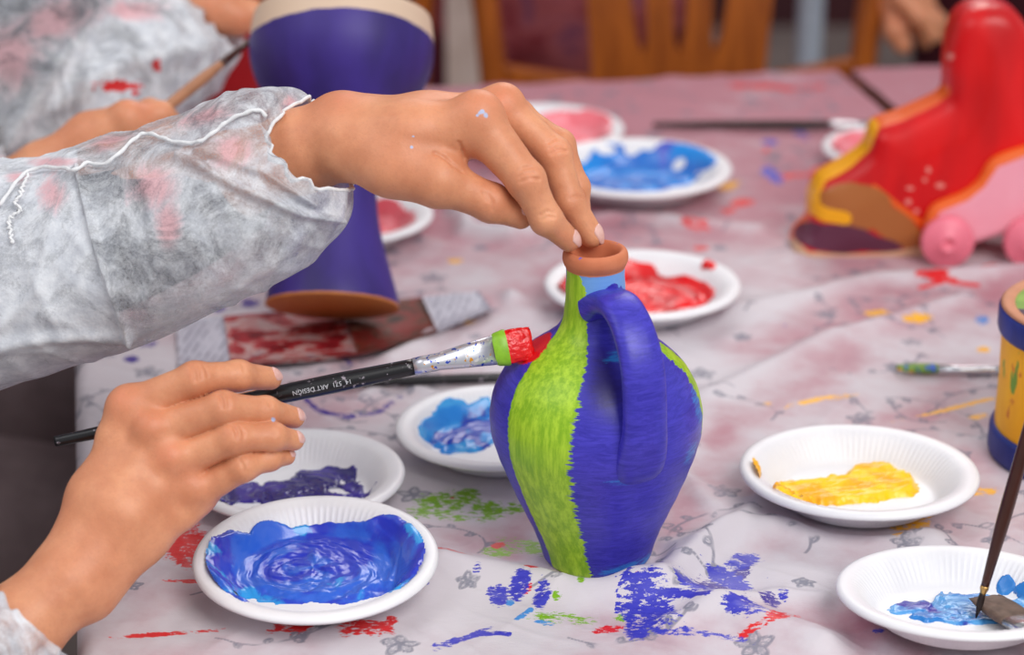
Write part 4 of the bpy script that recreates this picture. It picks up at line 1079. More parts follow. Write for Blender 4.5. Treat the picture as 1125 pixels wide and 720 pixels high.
handD = dict(  # upper hand on the rim of the vase
 arm=[(60, -60, 1.84, 40), (150, -40, 1.83, 38), (205, -22, 1.82, 34)],
 palm=[[(205, -24, 1.81, 26), (240, -16, 1.80, 24), (275, -22, 1.80, 18)], [(210, -30, 1.83, 26), (250, -34, 1.83, 22), (285, -38, 1.83, 17)], [(205, -12, 1.80, 26), (235, 4, 1.79, 22), (248, 14, 1.785, 20)]],
 palmk=.012, fingers=[[(225, 0, 1.79, 22), (246, 14, 1.782, 20), (262, 20, 1.782, 17), (278, 12, 1.782, 12.5)], [(262, -22, 1.80, 18), (282, -20, 1.80, 17), (314, -10, 1.79, 13), (340, -2, 1.785, 11), (358, 0, 1.785, 9)], [(270, -36, 1.82, 17), (295, -36, 1.82, 16), (330, -24, 1.82, 13), (352, -10, 1.82, 10)], [(270, -46, 1.84, 16), (295, -48, 1.84, 15), (328, -34, 1.845, 12), (345, -18, 1.85, 10)]],
 red=[((262, 22, 1.77, 1), 20, .8), ((240, 10, 1.77, 1), 30, .6)])
VC, QC, RC = H(handC, .0016); VD, QD, RD = H(handD, .0016)
elC = np.array(PZ(-170, 330, 1.60)); elD = np.array(PZ(-90, 10, 1.84))
B2X, B2Y = -.66, 1.84
legs2 = [[np.array([B2X+.02, B2Y+sg*.08, .50]), np.array([B2X+.36, B2Y+sg*.10, .50]), np.array([B2X+.38, B2Y+sg*.10, .10]), np.array([B2X+.50, B2Y+sg*.11, .045])] for sg in (-1, 1)]
VT, QT, J2 = body_field(B2X, B2Y, .52, .05, 1.0, elD, np.array(PZ(60, -60, 1.84)), elC, np.array(PZ(-120, 300, 1.60)), legs=legs2)
c2 = empty('person', (B2X, B2Y, 0), 'child at the back left in white gown painting the tall purple vase', 'person')
bd = mesh_obj('body', np.concatenate([VT, VC, VD]), np.concatenate([QT, QC+len(VT), QD+len(VT)+len(VC)]), M_skin, c2, world=True)
rd = np.concatenate([np.zeros(len(VT)), RC, RD]); fattr(bd, 'skin', np.stack([rd, rd*0, rd*0, rd*0+1], -1))
garments(c2, J2, 1.0, elD, elC, 8, legs=legs2)
stD = [((-420, -120, 1.90), (-420, 40, 1.74), (-400, 300, 1.84), (-420, 40, 2.0)), ((-250, -110, 1.88), (-240, 60, 1.71), (-210, 270, 1.80), (-240, 60, 1.97)), ((-110, -105, 1.87), (-100, 60, 1.69), (-40, 235, 1.78), (-100, 60, 1.95)), ((20, -100, 1.86), (30, 55, 1.69), (80, 200, 1.77), (30, 50, 1.93)),
       ((110, -90, 1.855), (120, 45, 1.70), (165, 160, 1.775), (120, 40, 1.92)), ((175, -65, 1.85), (188, 30, 1.73), (232, 106, 1.785), (190, 20, 1.90)), ((212, -40, 1.845), (224, 18, 1.760), (268, 66, 1.795), (232, 8, 1.885)), ((226, -36, 1.84), (230, 16, 1.775), (270, 50, 1.80), (246, 2, 1.87))]
slD, PD = sleeve(c2, stD, [([(130, 0), (80, 50), (40, 110), (0, 170)], .010, 12), ([(200, 10), (235, 60), (215, 110)], .005, 10), ([(60, 120), (130, 70), (210, 60)], .006, 14), ([(170, 30), (150, 110)], .004, 12)], 150, 130, .005, 9,
       lambda x, y: -.55+1.0*sstep(-6, 10, x-np.interp(y, [0, 50, 110, 170], [130, 80, 40, 0]))+.4*np.exp(-((x-np.interp(y, [0, 50, 110, 170], [140, 90, 50, 10]))/14)**2), pink=[(60, 20, 90, 40, -20), (10, 60, 60, 70, 0), (150, 10, 60, 20, 0)], red=[(128, 95, 34, 9, -2), (172, 72, 8, 9, 0), (148, 102, 10, 5, 0)], gather=.004)
inner_arm(c2, [(-300, 90, 1.88, 120), (-100, 60, 1.86, 110), (40, 20, 1.85, 84), (130, -20, 1.845, 58)], 'sweater_sleeve', M_sweater)
stC = [((-330, 240, 1.62), (-320, 330, 1.54), (-300, 450, 1.60), (-320, 340, 1.68)), ((-180, 210, 1.62), (-170, 290, 1.535), (-150, 380, 1.60), (-170, 300, 1.68)), ((-60, 180, 1.62), (-50, 240, 1.55), (-30, 310, 1.605), (-50, 250, 1.67)), ((5, 165, 1.62), (15, 210, 1.565), (40, 262, 1.61), (20, 215, 1.66))]
slC, PCc = sleeve(c2, stC, [], 70, 90, .004, 12, pink=[(0, 190, 60, 40, 0)], gather=.003)
# ================================================================ brushes
M_black = NT('black_lacquer', .28, .5); _f = M_black.noise(M_black.coord(), 220, 4, .6)
_c = M_black.ramp(_f, [(.0, (16, 15, 18)), (.62, (22, 20, 24)), (.66, (150, 140, 150))]); M_black.color(_c); M_black = M_black.m
def speckled_metal():
    m = NT('paint_flecked_ferrule', .3, .5); m.set('Metallic', .75); co = m.coord()
    n = m.noise(co, 300, 3, .6); n2 = m.noise(m.coord(loc=(3, 1, 2)), 240, 3, .6); n3 = m.noise(m.coord(loc=(7, 5, 2)), 200, 3, .6)
    c = m.mix(m.step(n, .60, .64), (206, 206, 214), (60, 90, 200)); c = m.mix(m.step(n2, .63, .66), c, (232, 160, 60)); c = m.mix(m.step(n3, .62, .65), c, (240, 236, 236)); m.color(c); return m.m
M_fer = speckled_metal()
M_metal = NT('silver_ferrule', .25, .5); M_metal.set('Metallic', .9); M_metal.color((210, 210, 214)); M_metal = M_metal.m
M_brown = simple('dark_red_wood', (62, 26, 16), .3, .5, .25, 40, .1)
M_palewood = simple('pale_wood', (178, 124, 92), .5, .4, .15, 40, .1)
M_gold = NT('brass_ring', .3); M_gold.set('Metallic', .8); M_gold.color((190, 150, 90)); M_gold = M_gold.m
M_bristle = simple('grey_brown_bristle', (104, 84, 74), .6, .3, .3, 160, .5)
M_bdark = simple('dark_bristle', (40, 28, 26), .5, .3, .2, 160, .4)
M_redpaint = NT('wet_red_paint', .16, .5); _f = M_redpaint.noise(M_redpaint.coord(), 260, 4); M_redpaint.color(M_redpaint.ramp(_f, [(.3, (206, 8, 16)), (.7, (236, 30, 34))])); M_redpaint.normal(M_redpaint.bump(_f, .8, .0015)); M_redpaint = M_redpaint.m
M_greenpaint = simple('green_paint', (134, 184, 40), .4, .5, .15, 200, .4)
def brush(label, butt, tip, rb, rm, rt, fer, bris, width, thick, mats, flat_up=None, group=None, round_=False, name='paintbrush'):
    """butt, tip world points; handle radii at butt, at 70 %, at the ferrule; fer, bris lengths; width, thick of the bristles"""
    butt = Vector(butt); tip = Vector(tip); d = (tip-butt); L = d.length; d.normalize()
    up = Vector(flat_up) if flat_up is not None else Vector((0, 0, 1))
    sx = up.cross(d)
    if sx.length < .1: sx = Vector((1, 0, 0)).cross(d)
    sx.normalize(); nz = d.cross(sx).normalized()
    M = Matrix((sx, nz, d)).transposed().to_4x4(); M.translation = butt
    t = empty(name, butt, label, 'paintbrush', group); t.rotation_euler = M.to_euler()
    hl = L-fer-bris
    def loft(secs, mat, nm, seg=28):
        V = []
        for z, a, b in secs:
            for k in range(seg):
                an = 2*PI*k/seg; e = .75 if a/b > 1.8 else 1.0
                ca, sa = math.cos(an), math.sin(an)
                V.append((a*math.copysign(abs(ca)**e, ca), b*math.copysign(abs(sa)**e, sa), z))
        Fc = grid_faces(len(secs), seg, False, True)[:, ::-1].tolist()+[list(range(seg))[::-1], [(len(secs)-1)*seg+k for k in range(seg)]]
        Fc = [q[::-1] for q in Fc]
        return mesh_obj(nm, V, Fc, mat, t)
    hs_ = [(0, rb*.5), (.004*L, rb*.9), (.02*L, rb), (.35*hl, (rb+rm)*.52), (.72*hl, rm), (.88*hl, (rm+rt)*.5), (hl, rt)]
    loft([(z, r, r) for z, r in [tuple(p) for p in spline(hs_, 5)]], mats[0], 'handle')
    fe = [(hl-.001, rt*1.06, rt*1.06), (hl+fer*.12, rt*1.10, rt*1.10), (hl+fer*.16, rt*1.03, rt*1.03), (hl+fer*.22, rt*1.10, rt*1.10), (hl+fer*.28, rt*1.04, rt*1.04), (hl+fer*.6, rt*.55+width*.48*.5, rt*.8), (hl+fer, width*.5, thick*.5)]
    loft(fe, mats[1], 'ferrule')
    z0 = hl+fer
    # bristles as a tuft with a ridged tip
    secs = []
    n = 12
    for i in range(n+1):
        u = i/n
        if round_: w_ = width*.5*(1+.25*math.sin(u*PI))*(1-u**2.2*.92); b_ = w_
        else: w_ = width*.5*(1+.12*math.sin(u*PI)); b_ = thick*.5*(1+.2*math.sin(u*PI))*(1-.75*u*u)
        secs.append((z0-.0005+bris*u, max(w_, .0002), max(b_, .0002)))
    o = loft(secs, mats[2], 'bristles', 56)
    me = o.data; rg = random.Random(3)
    for v in me.vertices:
        u = (v.co.z-z0)/bris
        if u > .05:
            v.co.z += rg.uniform(-.0008, .0008)*u*(1 if not round_ else .4); v.co.x += rg.uniform(-.0002, .0002); v.co.y += rg.uniform(-.0002, .0002)
    return t, L, hl
# held brush
tb, L, hl = brush('black-handled flat brush with red paint on its tip, held against the jug', PZ(62, 485, 1.276), PZ(585, 376, 1.296), .0030, .0054, .0046, pr(92, 1.29), pr(40, 1.29), pr(34, 1.29), .0080,
      (M_black, M_fer, M_redpaint), flat_up=-TOC)
V = []; seg = 28
secs = [(hl+pr(88, 1.29), pr(31.0, 1.29)/2*1.05, .0046), (hl+pr(91, 1.29), pr(37, 1.29)/2, .0052), (hl+pr(101, 1.29), pr(41, 1.29)/2*1.0, .0056), (hl+pr(104, 1.29), pr(40, 1.29)/2*1.0, .0050)]
for z, a_, b_ in secs:
    for k in range(seg):
        an = 2*PI*k/seg; V.append((a_*math.cos(an), b_*math.sin(an), z))
mesh_obj('green_paint_band', V, [q[::-1] for q in grid_faces(4, seg, False, True)[:, ::-1].tolist()], M_greenpaint, tb)['label'] = 'green paint smeared round the ferrule end'
# print on the handle
def handle_print(parent, txt, z0, r, size, mat, ang0):
    cu = bpy.data.curves.new('tmp', 'FONT'); cu.body = txt; cu.size = size; cu.align_x = 'CENTER'; cu.align_y = 'CENTER'; cu.resolution_u = 3
    to = bpy.data.objects.new('tmp', cu); COL.objects.link(to)
    dg = bpy.context.evaluated_depsgraph_get(); me = bpy.data.meshes.new_from_object(to.evaluated_get(dg))
    bm = bmesh.new(); bm.from_mesh(me); bmesh.ops.subdivide_edges(bm, edges=bm.edges[:], cuts=1); 
    for v in bm.verts:
        x, y = v.co.x, v.co.y
        a = ang0+y/r
        v.co = Vector((math.cos(a)*(r+.00008), math.sin(a)*(r+.00008), z0-x))
    o = bm_obj('handle_print', bm, mat, parent, False)
    bpy.data.objects.remove(to); return o
M_print = simple('silver_print', (196, 196, 202), .4, bump=0)
# angle of the handle that faces the camera
Ml = tb.rotation_euler.to_matrix().inverted(); tl = Ml @ Vector(TOC); a_cam = math.atan2(tl.y, tl.x)
zt = (Vector(PZ(355, 431, 1.288))-tb.location).length
handle_print(tb, '14  571  ART DESIGN', zt, .0056, .0036, M_print, a_cam+.12)
# black brush lying behind
p0 = PH(318, 424, .008); p1 = PH(650, 411, .008)
brush('thin black brush lying on the cloth behind the held brush', p0, p1, .0022, .0036, .003, .03, .018, .010, .004, (M_black, M_metal, M_bristle))
p0 = PH(718, 137, .009); p1 = PH(985, 137, .009)
brush('dark brush with silver ferrule lying near the back edge', p0, p1, .0025, .0042, .0038, pr(42, 2.17), pr(30, 2.17), .012, .006, (M_bdark, M_metal, M_palewood))
# multicoloured tip
mt = NT('multicoloured_bristles', .5); sx = mt.sep(mt.coord())
mt.color(mt.ramp(mt.noise(mt.coord((.6, .6, 1)), 130, 2), [(.36, (60, 96, 190)), (.44, (86, 130, 50)), (.55, (120, 150, 50)), (.62, (226, 150, 40)), (.7, (110, 60, 40))])); M_multi = mt.m
brush('silver brush with mixed paint on its tip, lying behind the yellow plate', PH(1300, 414, .008), PH(985, 404, .007), .0022, .0036, .0032, pr(66, 1.60), pr(44, 1.60), .009, .006, (M_palewood, M_metal, M_multi))
# the two brushes in the bottom right plate
brush('thin brown brush standing on its wet tip in the bottom right plate', PZ(1176, 310, 1.20), PH(1072, 680, .0135), .0024, .0038, .0022, .004, pr(30, 1.25), .0032, .003, (M_brown, M_gold, M_bdark), round_=True)
brush('flat brush with splayed grey-brown bristles lying in the bottom right plate', PZ(1420, 900, 1.03), PH(1082, 656, .0165), .003, .005, .006, .03, .034, .020, .006, (M_brown, M_metal, M_bristle), flat_up=(.2, -.4, 1))
# child 2's brush
brush('dark brush with a pale wooden handle held by the child at the back', PZ(172, 127, 1.618), PZ(290, 33, 1.70), .0038, .0042, .0028, pr(52, 1.68), pr(26, 1.7), .004, .004, (M_palewood, M_brown, M_bdark), round_=True)

# ================================================================ tall purple vase
tilt = math.radians(32)
M_v = NT('purple_vase_paint', .5, .4)
unp, _, _, _ = M_v.attr('bare'); n1 = M_v.noise(M_v.coord((1, 1, .3)), 26, 4); n2 = M_v.noise(M_v.coord(), 90, 4)
c = M_v.mix(M_v.step(n1, .3, .7), (44, 28, 96), (60, 40, 130))
c = M_v.mix(M_v.step(M_v.math('ADD', unp, M_v.math('MULTIPLY', M_v.math('SUBTRACT', n2, .5), .5)), .46, .54), c, M_v.mix(n2, (176, 100, 44), (200, 124, 62)))
_, cream, _, _ = M_v.attr('bare')
c = M_v.mix(M_v.step(M_v.math('ADD', cream, M_v.math('MULTIPLY', M_v.math('SUBTRACT', n2, .5), .5)), .46, .54), c, (214, 186, 162))
M_v.color(c); M_v.normal(M_v.bump(n1, .2, .001)); M_vase = M_v.m
pxm = 1.745/F
vp = [(0, 0), (.030, 0), (.060/.676*.5, .0)]
prof = [(0.0, .0), (.030, .0), (67*pxm, .0002), (69*pxm, .003), (66*pxm, .014), (57*pxm, .036), (47*pxm, .064), (42.5*pxm, .088), (42*pxm, .105), (46*pxm, .124), (58*pxm, .144), (76*pxm, .165), (90*pxm, .184), (96.5*pxm, .200), (97.5*pxm, .214), (96*pxm, .226), (94*pxm, .236), (91*pxm, .2385), (88*pxm, .236), (88*pxm, .214), (80*pxm, .18), (50*pxm, .14), (36*pxm, .105), (36*pxm, .06), (0, .05)]
prof = [(a, b*.90) for a, b in prof]
vb = PH(365, 338, .030)
va = empty('tall_vase', vb, 'tall purple hourglass vase tilted back, its clay base bare', 'vase', rot=(-tilt, math.radians(1.5), 0))
V, Fc = lathe([(max(0, a), b) for a, b in [tuple(p) for p in spline(prof, 4)]], 120, False)
vo = mesh_obj('vase_body', V, Fc, M_vase, va)
c = covert(vo); rr = np.hypot(c[:, 0], c[:, 1])
bare = np.where(c[:, 2] < .004, sstep(.0035, .0015, c[:, 2]), 0.0); cream = sstep(.194, .200, c[:, 2]+.003*np.sin(np.arctan2(c[:, 1], c[:, 0])*2+1))
cream = np.maximum(cream, (np.arange(len(rr)) >= 18*4*120)*1.0)
fattr(vo, 'bare', np.stack([bare, cream, bare*0, bare*0+1], -1))
# dark red pot behind child 2's sleeve
M_dred = simple('dark_red_glaze', (150, 8, 14), .3)
rp = foot(248, 118, .04, .003)
pv, pf = lathe([tuple(p) for p in spline([(0, 0), (.032, 0), (.036, .004), (.041, .03), (.046, .06), (.049, .084), (.0505, .088), (.047, .088), (.043, .06), (.036, .01), (0, .008)], 4)], 64, False)
rt_ = empty('red_pot', rp, 'dark red pot between the back sleeve and the purple vase', 'pot'); mesh_obj('pot_body', pv, pf, M_dred, rt_)

# ================================================================ printed booklet under the vase
def booklet():
    top = spline([(193, 351), (300, 343), (420, 331), (526, 320)], 12); bot = spline([(196, 403), (283, 399), (381, 391), (465, 369), (540, 339)], 9)
    top = np.array(top); bot = np.array(bot); n = 61
    top = np.stack([np.interp(np.linspace(0, 1, n), np.linspace(0, 1, len(top)), top[:, k]) for k in (0, 1)], -1); bot = np.stack([np.interp(np.linspace(0, 1, n), np.linspace(0, 1, len(bot)), bot[:, k]) for k in (0, 1)], -1)
    c = PH(330, 370, 0)
    t = empty('booklet', (c.x, c.y, TZ+.004), 'open printed booklet with red and brown pictures under the vase', 'booklet')
    m_ = 13
    def page(i0, i1, mat, name, lift=0):
        V = []
        for i in range(i0, i1+1):
            for j in range(m_):
                v = j/(m_-1); q = top[i]*(1-v)+bot[i]*v
                z = .0052+lift+.0065*max(0, v-.75)**1.5*8*(.3+.7*i/n)+.0010*math.sin(i*.4)*v
                V.append(PH(q[0], q[1], z))
        nn = i1-i0+1
        V2 = [p-Vector((0, 0, .0009)) for p in V]; F1 = grid_faces(nn, m_).tolist(); N = len(V)
        ring = [j for j in range(m_)]+[i*m_+m_-1 for i in range(1, nn)]+[(nn-1)*m_+j for j in range(m_-2, -1, -1)]+[i*m_ for i in range(nn-2, 0, -1)]
        Fc = [q[::-1] for q in F1]+[[i+N for i in q] for q in F1]+[[ring[i], ring[(i+1) % len(ring)], ring[(i+1) % len(ring)]+N, ring[i]+N] for i in range(len(ring))]
        return mesh_obj(name, V+V2, Fc, mat, t, world=True)
    mp = NT('text_page', .5); x = mp.sep(mp.coord()); w_ = mp.n.new('ShaderNodeTexWave'); w_.inputs['Scale'].default_value = 55; w_.inputs['Distortion'].default_value = .6; mp.L(mp.coord(rot=(0, 0, .12), scale=(1, 1, 1)), w_.inputs['Vector'])
    n_ = mp.noise(mp.coord((1, .3, 1)), 260, 3); mp.color(mp.mix(mp.math('MULTIPLY', mp.step(w_.outputs['Fac'], .55, .8), mp.step(n_, .4, .55)), (196, 194, 206), (140, 138, 156))); M_text = mp.m
    mr = NT('red_picture', .4); n_ = mr.noise(mr.coord((1, 1.4, 1)), 42, 3, .55, 1.0); mr.color(mr.ramp(n_, [(.30, (60, 24, 30)), (.42, (150, 26, 38)), (.50, (176, 60, 66)), (.54, (200, 160, 156)), (.66, (176, 150, 154)), (.74, (70, 50, 110))])); M_rp = mr.m
    mb = NT('brown_picture', .4); n_ = mb.noise(mb.coord((1, 1.4, 1)), 46, 3, .55, 1.0); mb.color(mb.ramp(n_, [(.34, (40, 26, 26)), (.46, (96, 56, 40)), (.56, (140, 40, 40)), (.64, (70, 44, 36)), (.72, (190, 160, 140))])); M_bp = mb.m
    page(0, 60, M_plain, 'back_page', -.0014)
    page(0, 10, M_text, 'text_column')['label'] = 'pale column of grey print at the left'
    page(10, 32, M_rp, 'picture')['label'] = 'red printed picture'
    page(32, 48, M_bp, 'picture')['label'] = 'brown printed picture'
    page(48, 60, M_text, 'text_column')['label'] = 'pale column of grey print at the right'
M_plain = simple('paper', (206, 202, 208), .6)
for q in ((230, 375), (300, 372), (360, 366), (420, 358), (480, 350), (260, 385), (510, 338)): p = PH(*q); FEET.append((p.x, p.y, .024, .0025))
booklet()

# ================================================================ outline solids (boot figure, wheeled toy)
def poly_sd(X, Y, P):
    d = np.full(X.shape, 1e9); ins = np.zeros(X.shape, bool); n = len(P)
    for i in range(n):
        x0, y0 = P[i]; x1, y1 = P[(i+1) % n]
        dd, _ = seg_d(X, Y, x0, y0, x1, y1); d = np.minimum(d, dd)
        c = ((y0 > Y) != (y1 > Y)) & (X < (x1-x0)*(Y-y0)/(y1-y0+1e-12)+x0); ins ^= c
    return np.where(ins, -d, d)
def solid(name, parent, outline, Z, T, rnd, h, mat, smooth=4, bulge=0.0):
    """rounded solid standing upright at forward distance Z with this outline"""
    W = [PZ(x, y, Z) for x, y in outline]; c0 = W[0].y
    # outline in an upright plane at distance Z along Y
    Ym = Z
    pts = []
    for (x, y) in outline:
        a = (x-562.5)/F; v = -(y-360)/F
        # meet of the sight line with the plane Y = Ym
        s_ = Ym/(CP+v*SP); pts.append((a*s_, CH+(-SP+v*CP)*s_))
    P = [tuple(p) for p in spline(pts+[pts[0]], smooth)][:-1] if smooth > 1 else pts
    P = np.array(P); lo = P.min(0)-rnd-.004; hi = P.max(0)+rnd+.004
    ax = np.arange(lo[0], hi[0], h); az = np.arange(lo[1], hi[1], h); ay = np.arange(-T-.008-bulge, T+.008+bulge, h)
    X2, Z2 = np.meshgrid(ax, az, indexing='ij'); S = poly_sd(X2, Z2, P)
    A = S[:, None, :]+rnd; B = np.abs(ay)[None, :, None]-(T+bulge*np.clip(-S/.03, 0, 1)[:, None, :]**.5)+rnd
    D = np.minimum(np.maximum(A, B), 0)+np.sqrt(np.maximum(A, 0)**2+np.maximum(B, 0)**2)-rnd
    V, Q = surface_nets(D.astype(np.float32), (lo[0], Ym-T-.008-bulge, lo[1]+TZ), h)
    o = mesh_obj(name, V, Q, mat, parent, world=True)
    return o, V, Ym
def px_fields(V, ells):
    px, py = project(V[:, 0], V[:, 1], V[:, 2]-TZ); f_ = np.full(len(px), -1.0)
    for (bx, by, rx, ry, an) in ells:
        a = math.radians(an); f_ = np.maximum(f_, 1-np.hypot(((px-bx)*math.cos(a)+(py-by)*math.sin(a))/rx, (-(px-bx)*math.sin(a)+(py-by)*math.cos(a))/ry))
    return f_
def px_stroke(V, pl, hw):
    px, py = project(V[:, 0], V[:, 1], V[:, 2]-TZ); f_ = np.full(len(px), -1.0)
    for a, b in zip(pl, pl[1:]):
        d, _ = seg_d(px, py, *a, *b); f_ = np.maximum(f_, 1-d/hw)
    return f_
mb = NT('boot_paint', .35, .45); br, pu, ye, og = mb.attr('bootA'); cr, wh, _, _ = mb.attr('bootB'); n = mb.noise(mb.coord(), 60, 4); n2 = mb.noise(mb.coord((1, 1, .3)), 20, 3)
nz = mb.math('MULTIPLY', mb.math('SUBTRACT', n, .5), .35)
c = mb.mix(mb.step(n2, .35, .65), (190, 0, 8), (224, 6, 10))
c = mb.mix(mb.step(mb.math('ADD', wh, nz), .1, .3), c, (224, 130, 120))
for at, co_ in ((og, (232, 96, 24)), (br, (168, 98, 48)), (ye, (244, 168, 10)), (cr, (216, 176, 140)), (pu, (96, 44, 66))):
    c = mb.mix(mb.step(mb.math('ADD', at, nz), .0, .12), c, co_)
mb.color(c); mb.normal(mb.bump(n, .2, .001)); M_boot = mb.m
bootc = PH(985, 284, 0)
bt = empty('boot_figure', (bootc.x, bootc.y, TZ+.002), 'glossy red painted boot-shaped figure with yellow edge and purple toe', 'figurine')
outl = [(1036, 70), (1040, 40), (1050, 14), (1070, 2), (1096, 1), (1116, 12), (1132, 40), (1142, 90), (1160, 140), (1185, 190), (1175, 232), (1100, 250), (1050, 268), (1011, 283), (958, 287), (909, 290), (880, 285), (869, 272), (872, 255), (886, 240), (888, 213), (900, 191), (927, 177), (949, 160), (958, 136), (989, 124), (1024, 108), (1036, 98)]
bo, V, _ = solid('boot_body', bt, outl, PH(950, 287).y+.034, .022, .012, .0026, M_boot, 3, bulge=.010)
V = covert(bo)+np.array(bt.location)
brn = px_fields(V, [(945, 228, 40, 26, 8), (985, 250, 40, 18, 35), (925, 215, 28, 14, -15)])
pur = px_fields(V, [(918, 262, 48, 17, 4), (955, 268, 40, 9, 6), (890, 256, 20, 14, 0)])
yel = px_stroke(V, [(958, 138), (950, 160), (930, 178), (902, 193), (892, 212), (893, 228), (905, 236), (928, 240)], 8)
crm = px_stroke(V, [(868, 270), (885, 285), (930, 288), (980, 285), (1012, 280)], 9)
org = np.maximum(px_stroke(V, [(958, 136), (990, 125), (1024, 109), (1036, 100)], 8), px_stroke(V, [(886, 236), (872, 252), (870, 272)], 5)); org = np.maximum(org, px_stroke(V, [(960, 205), (985, 225), (1012, 245)], 3))
wht = px_fields(V, [(1044, 62, 6, 5, 0), (1020, 187, 4, 5, 0), (1033, 204, 7, 4, 0), (1000, 207, 6, 3, 0), (998, 222, 5, 4, 0), (1007, 232, 4, 4, 0), (1078, 5, 10, 4, 0), (1016, 198, 5, 3, 0)])
fattr(bo, 'bootA', np.stack([brn, pur, yel, org], -1)); fattr(bo, 'bootB', np.stack([crm, wht, crm*0, crm*0+1], -1))
mp_ = NT('pink_toy_paint', .45, .4); ora, _, _, _ = mp_.attr('toy'); n = mp_.noise(mp_.coord(), 40, 4)
mp_.color(mp_.mix(mp_.step(mp_.math('ADD', ora, mp_.math('MULTIPLY', mp_.math('SUBTRACT', n, .5), .3)), 0, .2), mp_.mix(n, (238, 150, 168), (244, 172, 188)), (236, 104, 40))); M_toy = mp_.m
ty = empty('wheeled_toy', (PH(1085, 292, 0).x, PH(1085, 292, 0).y, TZ+.002), 'pink wooden toy on wheels with orange edge beside the red boot', 'toy')
top_ = [(1013, 250), (1016, 234), (1026, 221), (1055, 209), (1073, 195), (1088, 172), (1125, 158), (1170, 150), (1210, 160), (1225, 200), (1222, 238), (1180, 250), (1118, 249), (1066, 264), (1035, 278), (1018, 270)]
to, V, ty_y = solid('toy_body', ty, top_, PH(1040, 297).y+.026, .013, .005, .0024, M_toy, 3)
V = covert(to)+np.array(ty.location); V[:, 1] = ty_y; ora = px_stroke(V, top_[:9], 8); fattr(to, 'toy', np.stack([ora, ora*0, ora*0, ora*0+1], -1))
M_wheel = simple('pink_wheel_paint', (236, 122, 142), .4, .4, .08, 60, .2)
for (wx, wy, wr) in ((1040, 268, .0205), (1131, 262, .0205), (1205, 264, .0205)):
    c_ = PH(wx, 297, .0); c_.z = TZ+.001+wr; 
    V, Fc = lathe([(0, 0), (.004, 0), (.0045, -.002), (.007, -.002), (.008, 0), (wr*.9, 0), (wr, .0025), (wr, .0085), (wr*.9, .011), (0, .011)], 48, False)
    V = [(x+c_.x, c_.y+z, c_.z+y) for x, y, z in V]
    mesh_obj('wheel', V, [f[::-1] for f in Fc], M_wheel, ty, world=True)

# ================================================================ yellow drum-shaped pot
pc = PH(1194, 503, 0); FEET.append((pc.x, pc.y, .064, .003))
yp = empty('painted_drum', (pc.x, pc.y, TZ+.0035), 'yellow painted drum-shaped pot with blue bands and green top', 'pot')
def painted(name, c1, c2, spots=None, sc_=60, thr=.62, second=None):
    m = NT(name, .5, .4); n = m.noise(m.coord((1, 1, .4)), 50, 4); c = m.mix(m.step(n, .3, .7), c1, c2)
    if spots: c = m.mix(m.step(m.noise(m.coord((1, 1, .45), loc=(3, 4, 1)), sc_, 3), thr, thr+.04), c, spots)
    if second: c = m.mix(m.step(m.noise(m.coord((1, 1, .6), loc=(9, 2, 1)), sc_*1.3, 3), thr+.01, thr+.05), c, second)
    m.color(c); m.normal(m.bump(n, .3, .0008)); return m.m
Ry = .0624
def lobj(name, prof, mat, parent, seg=120): V, Fc = lathe(prof, seg, False); return mesh_obj(name, V, Fc, mat, parent)
lobj('pot_body', [(0, .002), (.055, .002), (.0585, .006), (.0595, .02), (.059, .05), (.0595, .08), (.0605, .092), (.058, .094), (0, .094)], painted('yellow_pot_paint', (240, 164, 12), (252, 188, 20), (110, 150, 50), 55, .62, (214, 120, 30)), yp)
lobj('lower_band', [(.058, .0), (Ry-.0005, .0), (Ry+.0004, .003), (Ry, .016), (Ry-.0012, .0185), (.058, .0185)], painted('blue_band_paint', (28, 40, 110), (40, 56, 140), (190, 110, 60), 80, .70), yp)
lobj('upper_band', [(.058, .082), (Ry-.0008, .082), (Ry, .0845), (Ry, .0960), (Ry-.0015, .0985), (.058, .0985)], painted('blue_rim_paint', (28, 38, 112), (44, 58, 146), (190, 110, 60), 80, .72), yp)
lobj('rim_line', [(Ry-.004, .0975), (Ry-.001, .0985), (Ry-.003, .1005), (.055, .1005), (.052, .0985)], simple('bare_clay_rim', (204, 140, 108), .7), yp)
lobj('top', [(0, .0990), (.030, .0992), (.050, .0990), (.0545, .0988), (.0550, .096)], painted('green_top_paint', (110, 150, 44), (134, 170, 56), (60, 26, 60), 34, .55), yp)
